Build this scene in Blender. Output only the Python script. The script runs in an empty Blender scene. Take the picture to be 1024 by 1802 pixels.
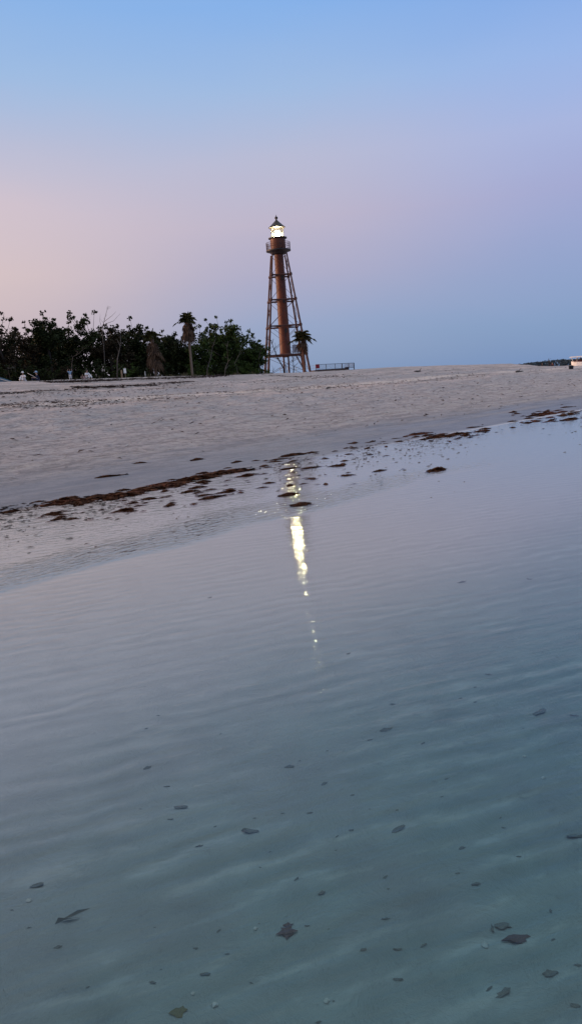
import bpy, bmesh, math, random
import numpy as np
from mathutils import Vector, Matrix, Euler
R = math.radians
rnd = random.Random(7)
scene = bpy.context.scene
COL = scene.collection

# ------------------------------------------------------------------ camera
CAMZ, F, ROLL = 1.5, 1300.0, R(-4.0)
PITCH = math.atan(224.0 / F)
CAM_ROT = Matrix.Rotation(math.pi / 2 - PITCH, 3, 'X') @ Matrix.Rotation(ROLL, 3, 'Z')
cam_d = bpy.data.cameras.new('camera')
cam_d.sensor_fit = 'VERTICAL'; cam_d.sensor_height = 36.0; cam_d.lens = F / 1802 * 36.0
cam_d.clip_start = 0.05; cam_d.clip_end = 20000
cam = bpy.data.objects.new('camera', cam_d); COL.objects.link(cam)
cam.matrix_world = Matrix.Translation((0, 0, CAMZ)) @ CAM_ROT.to_4x4()
scene.camera = cam

def ray(u, v):
    d = CAM_ROT @ Vector(((u - 512) / F, (901 - v) / F, -1.0))
    return d.normalized()
def at_dist(u, v, y):                      # the point of that sight line y metres ahead
    d = ray(u, v); t = y / d.y
    return Vector((d.x * t, y, CAMZ + d.z * t))
def on_water(u, v, z=0.0):
    d = ray(u, v); t = (z - CAMZ) / d.z
    return Vector((d.x * t, d.y * t, z))

# ------------------------------------------------------------------ terrain height
NX, NY = -0.724, 0.6895                    # inland direction; TX, TY runs along the shore
TX, TY = 0.6895, 0.724
def _hash(ix, iy, seed):
    n = (ix.astype(np.int64) * 374761393 + iy.astype(np.int64) * 668265263 + seed * 974634221) & 0x7fffffff
    n = ((n ^ (n >> 13)) * 1274126177) & 0x7fffffff
    n = (n ^ (n >> 16)) & 0xffff
    return n / 65535.0
def vnoise(x, y, seed=0):
    ix, iy = np.floor(x), np.floor(y); fx, fy = x - ix, y - iy
    fx = fx * fx * (3 - 2 * fx); fy = fy * fy * (3 - 2 * fy)
    a = _hash(ix, iy, seed); b = _hash(ix + 1, iy, seed); c = _hash(ix, iy + 1, seed); d = _hash(ix + 1, iy + 1, seed)
    return (a * (1 - fx) + b * fx) * (1 - fy) + (c * (1 - fx) + d * fx) * fy - 0.5
def sstep(a, b, x):
    t = np.clip((x - a) / (b - a), 0, 1); return t * t * (3 - 2 * t)
CQ = [-200, 0, 28, 46, 62, 73, 85, 100, 120, 124, 132, 145, 165, 185, 205, 240, 320]
CZ = [3.6, 3.5, 3.40, 3.14, 2.87, 2.80, 2.88, 2.72, 2.42, 1.85, 1.62, 1.30, 0.85, 0.35, -0.3, -1.2, -3]
PU = [-4000, -80, -15, -4, 0, 4, 5.6, 6.4, 8, 9.6, 10.1]
ZU = [-8, -2.5, -0.7, -0.26, -0.15, -0.055, -0.022, -0.016, -0.022, -0.010, 0.0]
def height(x, y):
    x = np.asarray(x, float); y = np.asarray(y, float)
    p = NX * x + NY * y; q = TX * x + TY * y
    p = p + 0.9 * vnoise(q / 9, p * 0 + 3.3, 5) * sstep(4, 9, p) * (1 - sstep(30, 50, p))
    crest = np.interp(q + (60 - np.clip(p, 45, 60)) * 1.3, CQ, CZ)
    s = np.clip((p - 10.1) / 50.0, 0, 1)
    up = crest * s ** 1.45
    # small benches of the upper beach
    up = up + 0.06 * np.sin((p - 33) * 0.42 + 1.2 * vnoise(q / 14, p * 0, 9)) * sstep(26, 36, p) * (1 - sstep(54, 58, p)) * sstep(0.5, 2, crest)
    back = -0.95 * sstep(60.3, 65.5, p) + 1.25 * sstep(78, 100, p) * sstep(60, 90, q) * (1 - sstep(122, 140, q))
    back = back * sstep(0.4, 2.4, crest) - 6.0 * sstep(170, 320, p)
    z = np.where(p > 10.1, up + back, np.interp(p, PU, ZU))
    dry = sstep(12, 30, p)
    n = 0.16 * vnoise(x / 5, y / 5, 1) + 0.13 * vnoise(x / 1.7, y / 1.7, 2) + 0.085 * vnoise(x / .62, y / .62, 3)
    z = z + dry * n * (1 - 0.72 * sstep(50, 58, p) * (1 - sstep(64, 68, p)))
    z = z + sstep(10.3, 14, p) * (1 - dry) * 0.025 * vnoise(x / .5, y / .5, 4)
    near = 1 - sstep(9, 10.1, p)
    z = z + near * sstep(-30, 0, p) * (0.020 * vnoise(x / 1.1, y / 1.1, 6) * (1 - 0.7 * sstep(3, 6, p)) + 0.006 * vnoise(x / .2, y / .2, 8) * (1 - sstep(6, 7, p)))
    return z
def gz(x, y): return float(height(np.array([x]), np.array([y]))[0])
def on_ground(u, v, tmax=160):
    d = ray(u, v); t = np.geomspace(1.2, tmax, 4000)
    h = height(d.x * t, d.y * t) - (CAMZ + d.z * t)
    i = np.argmax(h > 0)
    t = t[i] if h[i] > 0 else tmax
    return Vector((d.x * t, d.y * t, gz(d.x * t, d.y * t)))
def stand(u, y):                            # a point on the ground y metres ahead, in image column u (read near v=660)
    d = ray(u, 660); x = d.x / d.y * y
    return Vector((x, y, gz(x, y)))
def zat(v, u, y): return at_dist(u, v, y).z

# ------------------------------------------------------------------ node helpers / materials
def new_mat(name):
    m = bpy.data.materials.new(name); m.use_nodes = True
    nt = m.node_tree; nt.nodes.clear()
    return m, nt
class NB:
    def __init__(s, nt): s.nt = nt
    def n(s, typ, **kw):
        nd = s.nt.nodes.new(typ)
        for k, v in kw.items():
            if k in ('ins',): continue
            setattr(nd, k, v)
        for k, v in kw.get('ins', {}).items():
            if hasattr(v, 'is_output') or isinstance(v, bpy.types.NodeSocket): s.nt.links.new(v, nd.inputs[k])
            else: nd.inputs[k].default_value = v
        return nd
    def math(s, op, a, b=None, c=None, clamp=False):
        nd = s.nt.nodes.new('ShaderNodeMath'); nd.operation = op; nd.use_clamp = clamp
        for i, v in enumerate((a, b, c)):
            if v is None: continue
            if isinstance(v, bpy.types.NodeSocket): s.nt.links.new(v, nd.inputs[i])
            else: nd.inputs[i].default_value = v
        return nd.outputs[0]
    def vmath(s, op, a, b=None):
        nd = s.nt.nodes.new('ShaderNodeVectorMath'); nd.operation = op
        for i, v in enumerate((a, b)):
            if v is None: continue
            if isinstance(v, bpy.types.NodeSocket): s.nt.links.new(v, nd.inputs[i])
            else: nd.inputs[i].default_value = v
        return nd.outputs['Value'] if op in ('DOT_PRODUCT', 'LENGTH') else nd.outputs[0]
    def smooth(s, x, a, b, lo=0.0, hi=1.0):
        nd = s.nt.nodes.new('ShaderNodeMapRange'); nd.interpolation_type = 'SMOOTHSTEP'
        s.nt.links.new(x, nd.inputs[0])
        for i, v in zip((1, 2, 3, 4), (a, b, lo, hi)): nd.inputs[i].default_value = v
        return nd.outputs[0]
    def mix(s, f, a, b, mode='MIX'):
        nd = s.nt.nodes.new('ShaderNodeMix'); nd.data_type = 'RGBA'; nd.blend_type = mode
        for i, v in ((0, f), (6, a), (7, b)):
            if isinstance(v, bpy.types.NodeSocket): s.nt.links.new(v, nd.inputs[i])
            else: nd.inputs[i].default_value = v if i == 0 else (*v, 1)
        return nd.outputs[2]
    def xyz(s, x, y, z=0.0):
        nd = s.nt.nodes.new('ShaderNodeCombineXYZ')
        for i, v in enumerate((x, y, z)):
            if isinstance(v, bpy.types.NodeSocket): s.nt.links.new(v, nd.inputs[i])
            else: nd.inputs[i].default_value = v
        return nd.outputs[0]
    def noise(s, vec, scale, detail=2.0, rough=0.5, dist=0.0):
        nd = s.nt.nodes.new('ShaderNodeTexNoise')
        s.nt.links.new(vec, nd.inputs['Vector'])
        nd.inputs['Scale'].default_value = scale; nd.inputs['Detail'].default_value = detail
        nd.inputs['Roughness'].default_value = rough; nd.inputs['Distortion'].default_value = dist
        return nd.outputs[0]
    def bump(s, h, dist=1.0, strength=1.0, normal=None):
        nd = s.nt.nodes.new('ShaderNodeBump')
        s.nt.links.new(h, nd.inputs['Height']); nd.inputs['Distance'].default_value = dist; nd.inputs['Strength'].default_value = strength
        if normal: s.nt.links.new(normal, nd.inputs['Normal'])
        return nd.outputs[0]
    def out(s, sh):
        o = s.nt.nodes.new('ShaderNodeOutputMaterial'); s.nt.links.new(sh, o.inputs['Surface'])

def plain(name, c1, c2=None, rough=0.7, scale=3.0, bump=0.0, metal=0.0, spec=0.3, detail=4, stretch=(1, 1, 1), translucent=0.0):
    m, nt = new_mat(name); b = NB(nt)
    tc = nt.nodes.new('ShaderNodeTexCoord').outputs['Object']
    v = b.vmath('MULTIPLY', tc, stretch)
    no = b.noise(v, scale, detail, 0.6)
    c = b.mix(b.smooth(no, 0.3, 0.7), c1, c2 or tuple(x * 0.7 for x in c1))
    pr = b.n('ShaderNodeBsdfPrincipled', ins={'Base Color': c, 'Roughness': rough, 'Metallic': metal, 'Specular IOR Level': spec})
    if bump:
        nt.links.new(b.bump(no, bump), pr.inputs['Normal'])
    b.out(pr.outputs[0])
    return m
M = {}
M['iron'] = plain('brown painted iron', (.085, .030, .022), (.036, .014, .013), .55, 2.5)
M['column'] = plain('rust brown column paint', (.155, .038, .013), (.055, .015, .010), .5, 1.6, stretch=(1, 1, .12))
M['dark_iron'] = plain('dark iron', (.03, .022, .022), (.018, .013, .014), .5, 2)
M['concrete'] = plain('pale concrete', (.35, .33, .31), (.25, .24, .23), .9, 3, .01)
M['bark'] = plain('dark bark', (.04, .032, .026), (.022, .018, .015), .9, 6, .02, stretch=(1, 1, .3))
M['grey_wood'] = plain('weathered grey wood', (.15, .125, .105), (.08, .068, .06), .9, 5, .01, stretch=(1, 1, .3))
M['dark_wood'] = plain('dark dead wood', (.045, .03, .03), (.028, .02, .02), .9, 5, .01)
M['palm_trunk'] = plain('palm trunk', (.25, .18, .13), (.13, .095, .072), .9, 9, .02, stretch=(1, 1, 2.5))
M['red_trunk'] = plain('red brown palm trunk', (.13, .065, .05), (.06, .032, .027), .9, 9, .02, stretch=(1, 1, 2.5))
M['grass'] = plain('dry beach grass', (.12, .10, .05), (.06, .055, .03), .9, 2)
M['leaf_dark'] = plain('dark leaves', (.026, .034, .010), (.009, .013, .005), .7, .9, detail=6, spec=.08)
M['leaf_green'] = plain('green leaves', (.050, .078, .014), (.014, .024, .007), .65, .9, detail=6, spec=.10)
M['leaf_brown'] = plain('browned leaves', (.034, .026, .014), (.015, .012, .008), .8, .9, detail=6, spec=.08)
M['palm_green'] = plain('palm fronds', (.065, .062, .020), (.024, .025, .010), .6, 1.5, spec=.1)
M['palm_dead'] = plain('dead palm fronds', (.135, .085, .055), (.06, .038, .027), .9, 1.5, spec=.1)
M['weed'] = plain('seaweed', (.125, .048, .022), (.030, .013, .008), .8, 14, .01, spec=.08)
M['weed_red'] = plain('red brown seaweed', (.17, .058, .03), (.05, .018, .011), .8, 14, .01, spec=.08)
M['scrap'] = plain('dry wrack', (.10, .060, .045), (.05, .03, .025), .9, 2)
M['leaf_sunk'] = plain('sunken leaf', (.175, .178, .165), (.115, .118, .11), .8, 12)
M['leaf_red'] = plain('reddish sunken weed', (.13, .075, .068), (.07, .045, .045), .7, 25)
M['olive'] = plain('olive weed', (.17, .15, .065), (.11, .10, .05), .7, 25)
M['shell'] = plain('white shell', (.55, .54, .50), (.42, .40, .37), .5, 20)
M['white'] = plain('white paint', (.80, .79, .78), (.70, .69, .68), .5, 3)
M['white_cloth'] = plain('white cloth', (.78, .75, .73), (.66, .62, .62), .9, 6)
M['blue_cloth'] = plain('light blue cloth', (.28, .42, .58), (.2, .32, .48), .9, 6)
M['navy'] = plain('navy cloth', (.018, .026, .060), (.012, .016, .04), .9, 6)
M['tarp'] = plain('blue tarp', (.03, .08, .13), (.02, .05, .09), .7, 3)
M['pink'] = plain('pink cloth', (.55, .36, .36), (.45, .28, .29), .9, 6)
M['maroon'] = plain('maroon cloth', (.09, .02, .022), (.05, .012, .016), .9, 6)
M['black_cloth'] = plain('black cloth', (.014, .014, .018), (.009, .009, .011), .9, 6)
M['skin'] = plain('skin', (.45, .29, .22), (.38, .23, .17), .6, 8)
M['hair'] = plain('brown hair', (.035, .022, .015), (.02, .013, .01), .6, 12)
M['black_plastic'] = plain('black plastic', (.010, .010, .012), (.007, .007, .008), .45, 4)
M['steel'] = plain('galvanised steel', (.28, .30, .34), (.20, .22, .26), .45, 5, metal=.4)
M['steel_dark'] = plain('dark fence post', (.06, .065, .08), (.04, .045, .06), .5, 5)
M['deck'] = plain('brown deck boards', (.10, .06, .05), (.06, .04, .035), .85, 4, stretch=(.3, 3, 3))
M['red_sign'] = plain('red sign', (.26, .010, .022), (.20, .008, .018), .5, 2)
M['white_sign'] = plain('white sign board', (.78, .78, .75), (.70, .70, .66), .5, 2)
M['tan_post'] = plain('tan wooden post', (.32, .22, .14), (.22, .15, .10), .9, 6, stretch=(1, 1, .2))
M['pale_pole'] = plain('pale pole', (.50, .48, .45), (.40, .38, .36), .6, 3)
M['far_leaf'] = plain('far woods', (.052, .072, .085), (.036, .052, .064), .9, .02, spec=.05)  # bluish tone of distance haze mixed into the leaf colour
M['mesh_grey'] = None

def mat_mesh_wire():
    # woven wire: real holes between the strands, in object coordinates
    m, nt = new_mat('chain link wire'); b = NB(nt)
    tc = nt.nodes.new('ShaderNodeTexCoord').outputs['Object']
    sp = nt.nodes.new('ShaderNodeSeparateXYZ'); nt.links.new(tc, sp.inputs[0])
    d1 = b.math('ADD', sp.outputs[0], sp.outputs[2]); d2 = b.math('SUBTRACT', sp.outputs[0], sp.outputs[2])
    f1 = b.math('FRACT', b.math('MULTIPLY', d1, 9.0)); f2 = b.math('FRACT', b.math('MULTIPLY', d2, 9.0))
    w = b.math('MAXIMUM', b.math('LESS_THAN', f1, 0.17), b.math('LESS_THAN', f2, 0.17))
    pr = b.n('ShaderNodeBsdfPrincipled', ins={'Base Color': (.30, .33, .40, 1), 'Roughness': .5, 'Metallic': .3})
    tr = b.n('ShaderNodeBsdfTransparent')
    mx = b.n('ShaderNodeMixShader'); nt.links.new(w, mx.inputs[0]); nt.links.new(tr.outputs[0], mx.inputs[1]); nt.links.new(pr.outputs[0], mx.inputs[2])
    b.out(mx.outputs[0]); return m
M['mesh_grey'] = mat_mesh_wire()

def mat_glass():
    m, nt = new_mat('lantern glass'); b = NB(nt)
    fr = b.n('ShaderNodeFresnel', ins={'IOR': 1.45})
    gl = b.n('ShaderNodeBsdfGlossy', ins={'Roughness': .04})
    tr = b.n('ShaderNodeBsdfTransparent', ins={'Color': (.93, .95, .93, 1)})
    mx = b.n('ShaderNodeMixShader'); nt.links.new(fr.outputs[0], mx.inputs[0]); nt.links.new(tr.outputs[0], mx.inputs[1]); nt.links.new(gl.outputs[0], mx.inputs[2])
    b.out(mx.outputs[0]); return m
M['glass'] = mat_glass()
def mat_lens():
    m, nt = new_mat('frosted lens glass'); b = NB(nt)
    tl = b.n('ShaderNodeBsdfTranslucent', ins={'Color': (.9, .88, .8, 1)})
    tr = b.n('ShaderNodeBsdfTransparent', ins={'Color': (.95, .95, .93, 1)})
    mx = b.n('ShaderNodeMixShader', ins={0: .022}); nt.links.new(tr.outputs[0], mx.inputs[1]); nt.links.new(tl.outputs[0], mx.inputs[2])
    b.out(mx.outputs[0]); return m
M['lens'] = mat_lens()
def mat_emit(name, c, s):
    m, nt = new_mat(name); b = NB(nt)
    e = b.n('ShaderNodeEmission', ins={'Color': (*c, 1), 'Strength': s}); b.out(e.outputs[0]); return m
M['lamp'] = mat_emit('lit lamp', (1.0, .86, .52), 320)

def pq(b):
    P = b.nt.nodes.new('ShaderNodeNewGeometry').outputs['Position']
    return P, b.vmath('DOT_PRODUCT', P, (NX, NY, 0)), b.vmath('DOT_PRODUCT', P, (TX, TY, 0))

def mat_sand():
    m, nt = new_mat('beach sand'); b = NB(nt)
    P, p, q = pq(b)
    st = b.xyz(b.math('MULTIPLY', q, .12), b.math('MULTIPLY', p, .75))
    streak = b.noise(st, 1.0, 5, .62, .4)
    st2 = b.xyz(b.math('MULTIPLY', q, .55), b.math('MULTIPLY', p, 1.9))
    streak2 = b.noise(st2, 1.0, 5, .6, .3)
    fine = b.noise(P, 4.3, 7, .78, .6)
    grain = b.noise(P, 60.0, 3, .7)
    dry_pink = b.mix(b.smooth(streak, .38, .62), (.50, .41, .385), (.29, .255, .24))
    dry = b.mix(b.math('MULTIPLY', b.smooth(streak2, .50, .74), .55), dry_pink, (.66, .54, .49))
    dry = b.mix(b.math('MULTIPLY', b.smooth(fine, .50, .62), .72), dry, (.17, .135, .12))
    dry = b.mix(b.math('MULTIPLY', b.smooth(b.noise(P, 11.0, 5, .75), .55, .70), .6), dry, (.68, .58, .53))
    # ranges of the beach: the lower face is greyer
    pj = b.math('ADD', p, b.math('MULTIPLY', b.math('SUBTRACT', streak2, .5), 5.0))
    gry = b.mix(b.smooth(b.math('ADD', fine, b.math('MULTIPLY', b.math('SUBTRACT', streak2, .5), .6)), .40, .60), (.405, .378, .380), (.198, .184, .190))
    gry = b.mix(b.math('MULTIPLY', b.smooth(b.math('ADD', b.noise(P, 3.4, 6, .8), b.math('MULTIPLY', b.math('SUBTRACT', streak, .5), .5)), .50, .68), .7), gry, (.47, .44, .415))
    dry = b.mix(b.math('MULTIPLY', b.smooth(pj, 34, 30.5), .85), dry, gry)
    dry = b.mix(b.math('MULTIPLY', b.math('MULTIPLY', b.smooth(pj, 38.5, 40), b.smooth(pj, 46.5, 44.5)), .6), dry, gry)
    stripe = b.math('MULTIPLY', b.smooth(pj, 35.6, 36.6), b.smooth(pj, 38.6, 37.4))
    dry = b.mix(b.math('MULTIPLY', stripe, .6), dry, (.66, .565, .50))
    dry = b.mix(b.math('MULTIPLY', b.smooth(b.noise(b.xyz(b.math('MULTIPLY', q, 1.1), b.math('MULTIPLY', p, 3.2)), 1.0, 5, .75), .56, .68), .65), dry, (.135, .10, .085))
    # dark tide-stained patches
    pw = b.math('ADD', p, b.math('MULTIPLY', b.math('SUBTRACT', streak, .5), 9.0))
    wet = b.smooth(pw, 17.0, 11.0)
    wetc = b.mix(b.smooth(streak2, .40, .64), (.175, .16, .165), (.12, .11, .118))  # lighter streaks: sheen of the wet band painted into its colour
    wetc = b.mix(b.math('MULTIPLY', b.smooth(fine, .46, .66), .5), wetc, (.09, .083, .085))
    c = b.mix(wet, dry, wetc)
    # bottom under shallow water: light and shade of ripples painted into the sand colour
    a20 = R(21)
    pu = b.vmath('DOT_PRODUCT', P, (math.cos(a20), math.sin(a20), 0)); pv = b.vmath('DOT_PRODUCT', P, (-math.sin(a20), math.cos(a20), 0))
    wob = b.noise(b.xyz(b.math('MULTIPLY', pu, .9), b.math('MULTIPLY', pv, 1.6)), 1.0, 3, .55)
    ph = b.math('ADD', b.math('MULTIPLY', pv, 2 * math.pi / .15), b.math('MULTIPLY', wob, 15.0))
    ph = b.math('ADD', ph, b.math('MULTIPLY', b.noise(b.xyz(b.math('MULTIPLY', pu, 3.0), b.math('MULTIPLY', pv, 4.5)), 1.0, 3, .55), 6.5))
    rip = b.math('SINE', ph)
    amp = b.smooth(b.noise(b.xyz(b.math('MULTIPLY', pu, 1.5), b.math('MULTIPLY', pv, 2.5)), 1.0, 3, .55), .36, .66, .08, 1.0)
    ripa = b.math('MULTIPLY', rip, amp)
    spots = b.smooth(b.noise(P, 14.0, 4, .65), .60, .76)
    big = b.smooth(b.noise(P, 1.3, 3, .6), .38, .66)
    bot = b.mix(b.smooth(ripa, -1.0, .3), (.225, .262, .25), (.29, .32, .305))
    bot = b.mix(b.math('MULTIPLY', b.smooth(b.math('ADD', ripa, b.math('MULTIPLY', b.math('SUBTRACT', b.noise(b.xyz(b.math('MULTIPLY', pu, 7.0), b.math('MULTIPLY', pv, 22.0)), 1.0, 3, .6), .5), 2.2)), .25, 1.1), .75), bot, (.45, .465, .44))
    bot = b.mix(b.math('MULTIPLY', big, .45), bot, (.25, .22, .225))
    bot = b.mix(b.math('MULTIPLY', spots, .35), bot, (.12, .115, .105))
    pale = b.mix(b.smooth(ripa, -.9, .9), (.58, .57, .57), (.70, .68, .68))
    bot = b.mix(b.smooth(b.math('ADD', p, b.math('MULTIPLY', b.math('SUBTRACT', b.noise(P, .7, 3, .5), .5), 1.2)), 1.3, 4.2), bot, pale)  # farther out the sky's reflection is put into the bottom as paler sand
    under = b.smooth(p, 10.2, 9.6)
    c = b.mix(under, c, bot)
    rough = b.math('ADD', b.math('MULTIPLY', wet, -.52), .92)
    hb = b.math('ADD', b.math('MULTIPLY', fine, .12), b.math('MULTIPLY', grain, .012))
    hb = b.math('ADD', b.math('MULTIPLY', hb, b.math('SUBTRACT', 1.0, b.math('MULTIPLY', wet, .8))), b.math('MULTIPLY', b.math('MULTIPLY', ripa, under), .006))
    pr = b.n('ShaderNodeBsdfPrincipled', ins={'Base Color': c, 'Roughness': rough, 'Specular IOR Level': .4})
    nt.links.new(b.bump(hb), pr.inputs['Normal'])
    b.out(pr.outputs[0]); return m
M['sand'] = mat_sand()

def mat_water():
    m, nt = new_mat('shallow water'); b = NB(nt)
    P, p, q = pq(b)
    a20 = R(19)
    pu = b.vmath('DOT_PRODUCT', P, (math.cos(a20), math.sin(a20), 0)); pv = b.vmath('DOT_PRODUCT', P, (-math.sin(a20), math.cos(a20), 0))
    wob = b.noise(b.xyz(b.math('MULTIPLY', pu, .5), b.math('MULTIPLY', pv, .9)), 1.0, 3, .5)
    w1 = b.math('SINE', b.math('ADD', b.math('MULTIPLY', pv, 2 * math.pi / .14), b.math('MULTIPLY', wob, 21.0)))
    am = b.smooth(b.noise(b.xyz(b.math('MULTIPLY', pu, 1.3), b.math('MULTIPLY', pv, 2.6)), 1.0, 3, .55), .40, .66, .05, 1.0)
    wob2 = b.noise(b.xyz(b.math('MULTIPLY', pu, 2.6), b.math('MULTIPLY', pv, 3.5)), 1.0, 2, .5)
    wob = b.math('ADD', wob, b.math('MULTIPLY', wob2, .22))
    near = b.smooth(p, 4.2, 1.8, .16, 1.0)
    h = b.math('MULTIPLY', b.math('MULTIPLY', w1, am), b.math('MULTIPLY', near, .0007))
    n1 = b.noise(b.xyz(b.math('MULTIPLY', pu, 3.2), b.math('MULTIPLY', pv, 15.0)), 1.0, 4, .62)
    h = b.math('ADD', h, b.math('MULTIPLY', n1, b.math('MULTIPLY', near, .0042)))
    n2 = b.noise(b.xyz(b.math('MULTIPLY', pu, 8.0), b.math('MULTIPLY', pv, 13.0)), 1.0, 2, .55)
    h = b.math('ADD', h, b.math('MULTIPLY', n2, b.math('MULTIPLY', b.smooth(p, 2.4, 5.0, .0004, .0031), b.smooth(p, 6.0, 7.0, 1.0, 1.5))))
    n6 = b.noise(b.xyz(b.math('MULTIPLY', pu, 5.0), b.math('MULTIPLY', pv, 27.0)), 1.0, 3, .6)
    h = b.math('ADD', h, b.math('MULTIPLY', n6, b.math('MULTIPLY', near, .0022)))
    # chop where the film runs over the bar (a band along the shore)
    pb = b.math('ADD', p, b.math('MULTIPLY', b.math('SUBTRACT', b.noise(P, .35, 2, .5), .5), 1.5))
    band = b.math('MULTIPLY', b.smooth(pb, 5.65, 6.0), b.smooth(pb, 7.0, 6.2))
    band = b.math('MULTIPLY', band, b.smooth(q, 13.5, 6.5))
    n3 = b.noise(b.xyz(b.math('MULTIPLY', q, 7.0), b.math('MULTIPLY', p, 13.0)), 1.0, 2, .5)
    h = b.math('ADD', h, b.math('MULTIPLY', b.math('MULTIPLY', n3, band), .028))
    far = b.smooth(p, 6.5, 9.0, 0.0, 1.0)
    n4 = b.noise(b.xyz(b.math('MULTIPLY', pu, 2.6), b.math('MULTIPLY', pv, 6.5)), 1.0, 2, .5)
    h = b.math('ADD', h, b.math('MULTIPLY', b.math('MULTIPLY', n4, far), .0095))
    nor = b.bump(h)
    fr = b.n('ShaderNodeFresnel', ins={'IOR': 1.42}); nt.links.new(nor, fr.inputs['Normal'])
    gl = b.n('ShaderNodeBsdfGlossy', ins={'Roughness': .012, 'Color': (1, 1, 1, 1)}); nt.links.new(nor, gl.inputs['Normal'])
    deep = b.smooth(p, 3.6, .6)
    tr = b.n('ShaderNodeBsdfTransparent', ins={'Color': b.mix(deep, (.955, .955, .965), (.70, .92, .98))})
    mx = b.n('ShaderNodeMixShader'); nt.links.new(fr.outputs[0], mx.inputs[0]); nt.links.new(tr.outputs[0], mx.inputs[1]); nt.links.new(gl.outputs[0], mx.inputs[2])
    b.out(mx.outputs[0]); return m
M['water'] = mat_water()

# ------------------------------------------------------------------ mesh helpers
class MB:
    def __init__(s): s.v = []; s.f = []
    def add(s, vs, fs):
        o = len(s.v); s.v.extend(tuple(v) for v in vs); s.f.extend(tuple(i + o for i in f) for f in fs)
    def box(s, c, size, rot=None):
        hx, hy, hz = size[0] / 2, size[1] / 2, size[2] / 2
        vs = [Vector((x, y, z)) for x in (-hx, hx) for y in (-hy, hy) for z in (-hz, hz)]
        if rot is not None: vs = [rot @ v for v in vs]
        s.add([v + Vector(c) for v in vs], [(0, 1, 3, 2), (4, 6, 7, 5), (0, 4, 5, 1), (2, 3, 7, 6), (0, 2, 6, 4), (1, 5, 7, 3)])
    def tube(s, pts, rad, n=6, cap=True):
        pts = [Vector(p) for p in pts]
        if not hasattr(rad, '__len__'): rad = [rad] * len(pts)
        o = len(s.v); up = Vector((0, 0, 1))
        for i, p in enumerate(pts):
            d = (pts[min(i + 1, len(pts) - 1)] - pts[max(i - 1, 0)]).normalized()
            a = d.cross(up)
            if a.length < .05: a = d.cross(Vector((1, 0, 0)))
            a.normalize(); c = d.cross(a)
            for k in range(n):
                t = 2 * math.pi * k / n
                s.v.append(tuple(p + (a * math.cos(t) + c * math.sin(t)) * rad[i]))
        for i in range(len(pts) - 1):
            for k in range(n):
                k2 = (k + 1) % n
                s.f.append((o + i * n + k, o + i * n + k2, o + (i + 1) * n + k2, o + (i + 1) * n + k))
        if cap:
            s.f.append(tuple(o + k for k in reversed(range(n)))); e = o + (len(pts) - 1) * n
            s.f.append(tuple(e + k for k in range(n)))
    def lathe(s, prof, n=32, cap=True):
        o = len(s.v)
        for r, z in prof:
            for k in range(n):
                t = 2 * math.pi * k / n; s.v.append((r * math.cos(t), r * math.sin(t), z))
        for i in range(len(prof) - 1):
            for k in range(n):
                k2 = (k + 1) % n
                s.f.append((o + i * n + k, o + i * n + k2, o + (i + 1) * n + k2, o + (i + 1) * n + k))
        if cap:
            s.f.append(tuple(o + k for k in reversed(range(n)))); e = o + (len(prof) - 1) * n
            s.f.append(tuple(e + k for k in range(n)))
    def card(s, c, d, w, ln):                # a small leaf: pointed quad folded down its middle
        d = d.normalized(); a = d.cross(Vector((rnd.uniform(-1, 1), rnd.uniform(-1, 1), rnd.uniform(-1, 1))))
        if a.length < .05: a = d.orthogonal()
        a.normalize(); nn = a.cross(d)
        s.add([c - d * ln * .5, c + a * w * .5 + nn * w * .12, c + d * ln * .5, c - a * w * .5 + nn * w * .12], [(0, 1, 2, 3)])
    def build(s, name, mat, parent=None, smooth=False, loc=None):
        me = bpy.data.meshes.new(name); me.from_pydata(s.v, [], s.f); me.update()
        me.materials.append(mat)
        if smooth: me.polygons.foreach_set('use_smooth', [True] * len(me.polygons))
        o = bpy.data.objects.new(name, me); COL.objects.link(o)
        if parent: o.parent = parent
        if loc is not None: o.location = loc
        return o
def tag(o, label=None, cat=None, group=None, kind=None):
    if label: o['label'] = label
    if cat: o['category'] = cat
    if group: o['group'] = group
    if kind: o['kind'] = kind
    return o
def empty(name, loc, rz=0.0):
    o = bpy.data.objects.new(name, None); COL.objects.link(o); o.empty_display_size = .3
    o.location = loc; o.rotation_euler = (0, 0, rz); return o
def copy_tree(o, parent=None):
    c = o.copy(); COL.objects.link(c)
    if parent: c.parent = parent
    for ch in list(o.children): copy_tree(ch, c)
    return c

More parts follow.
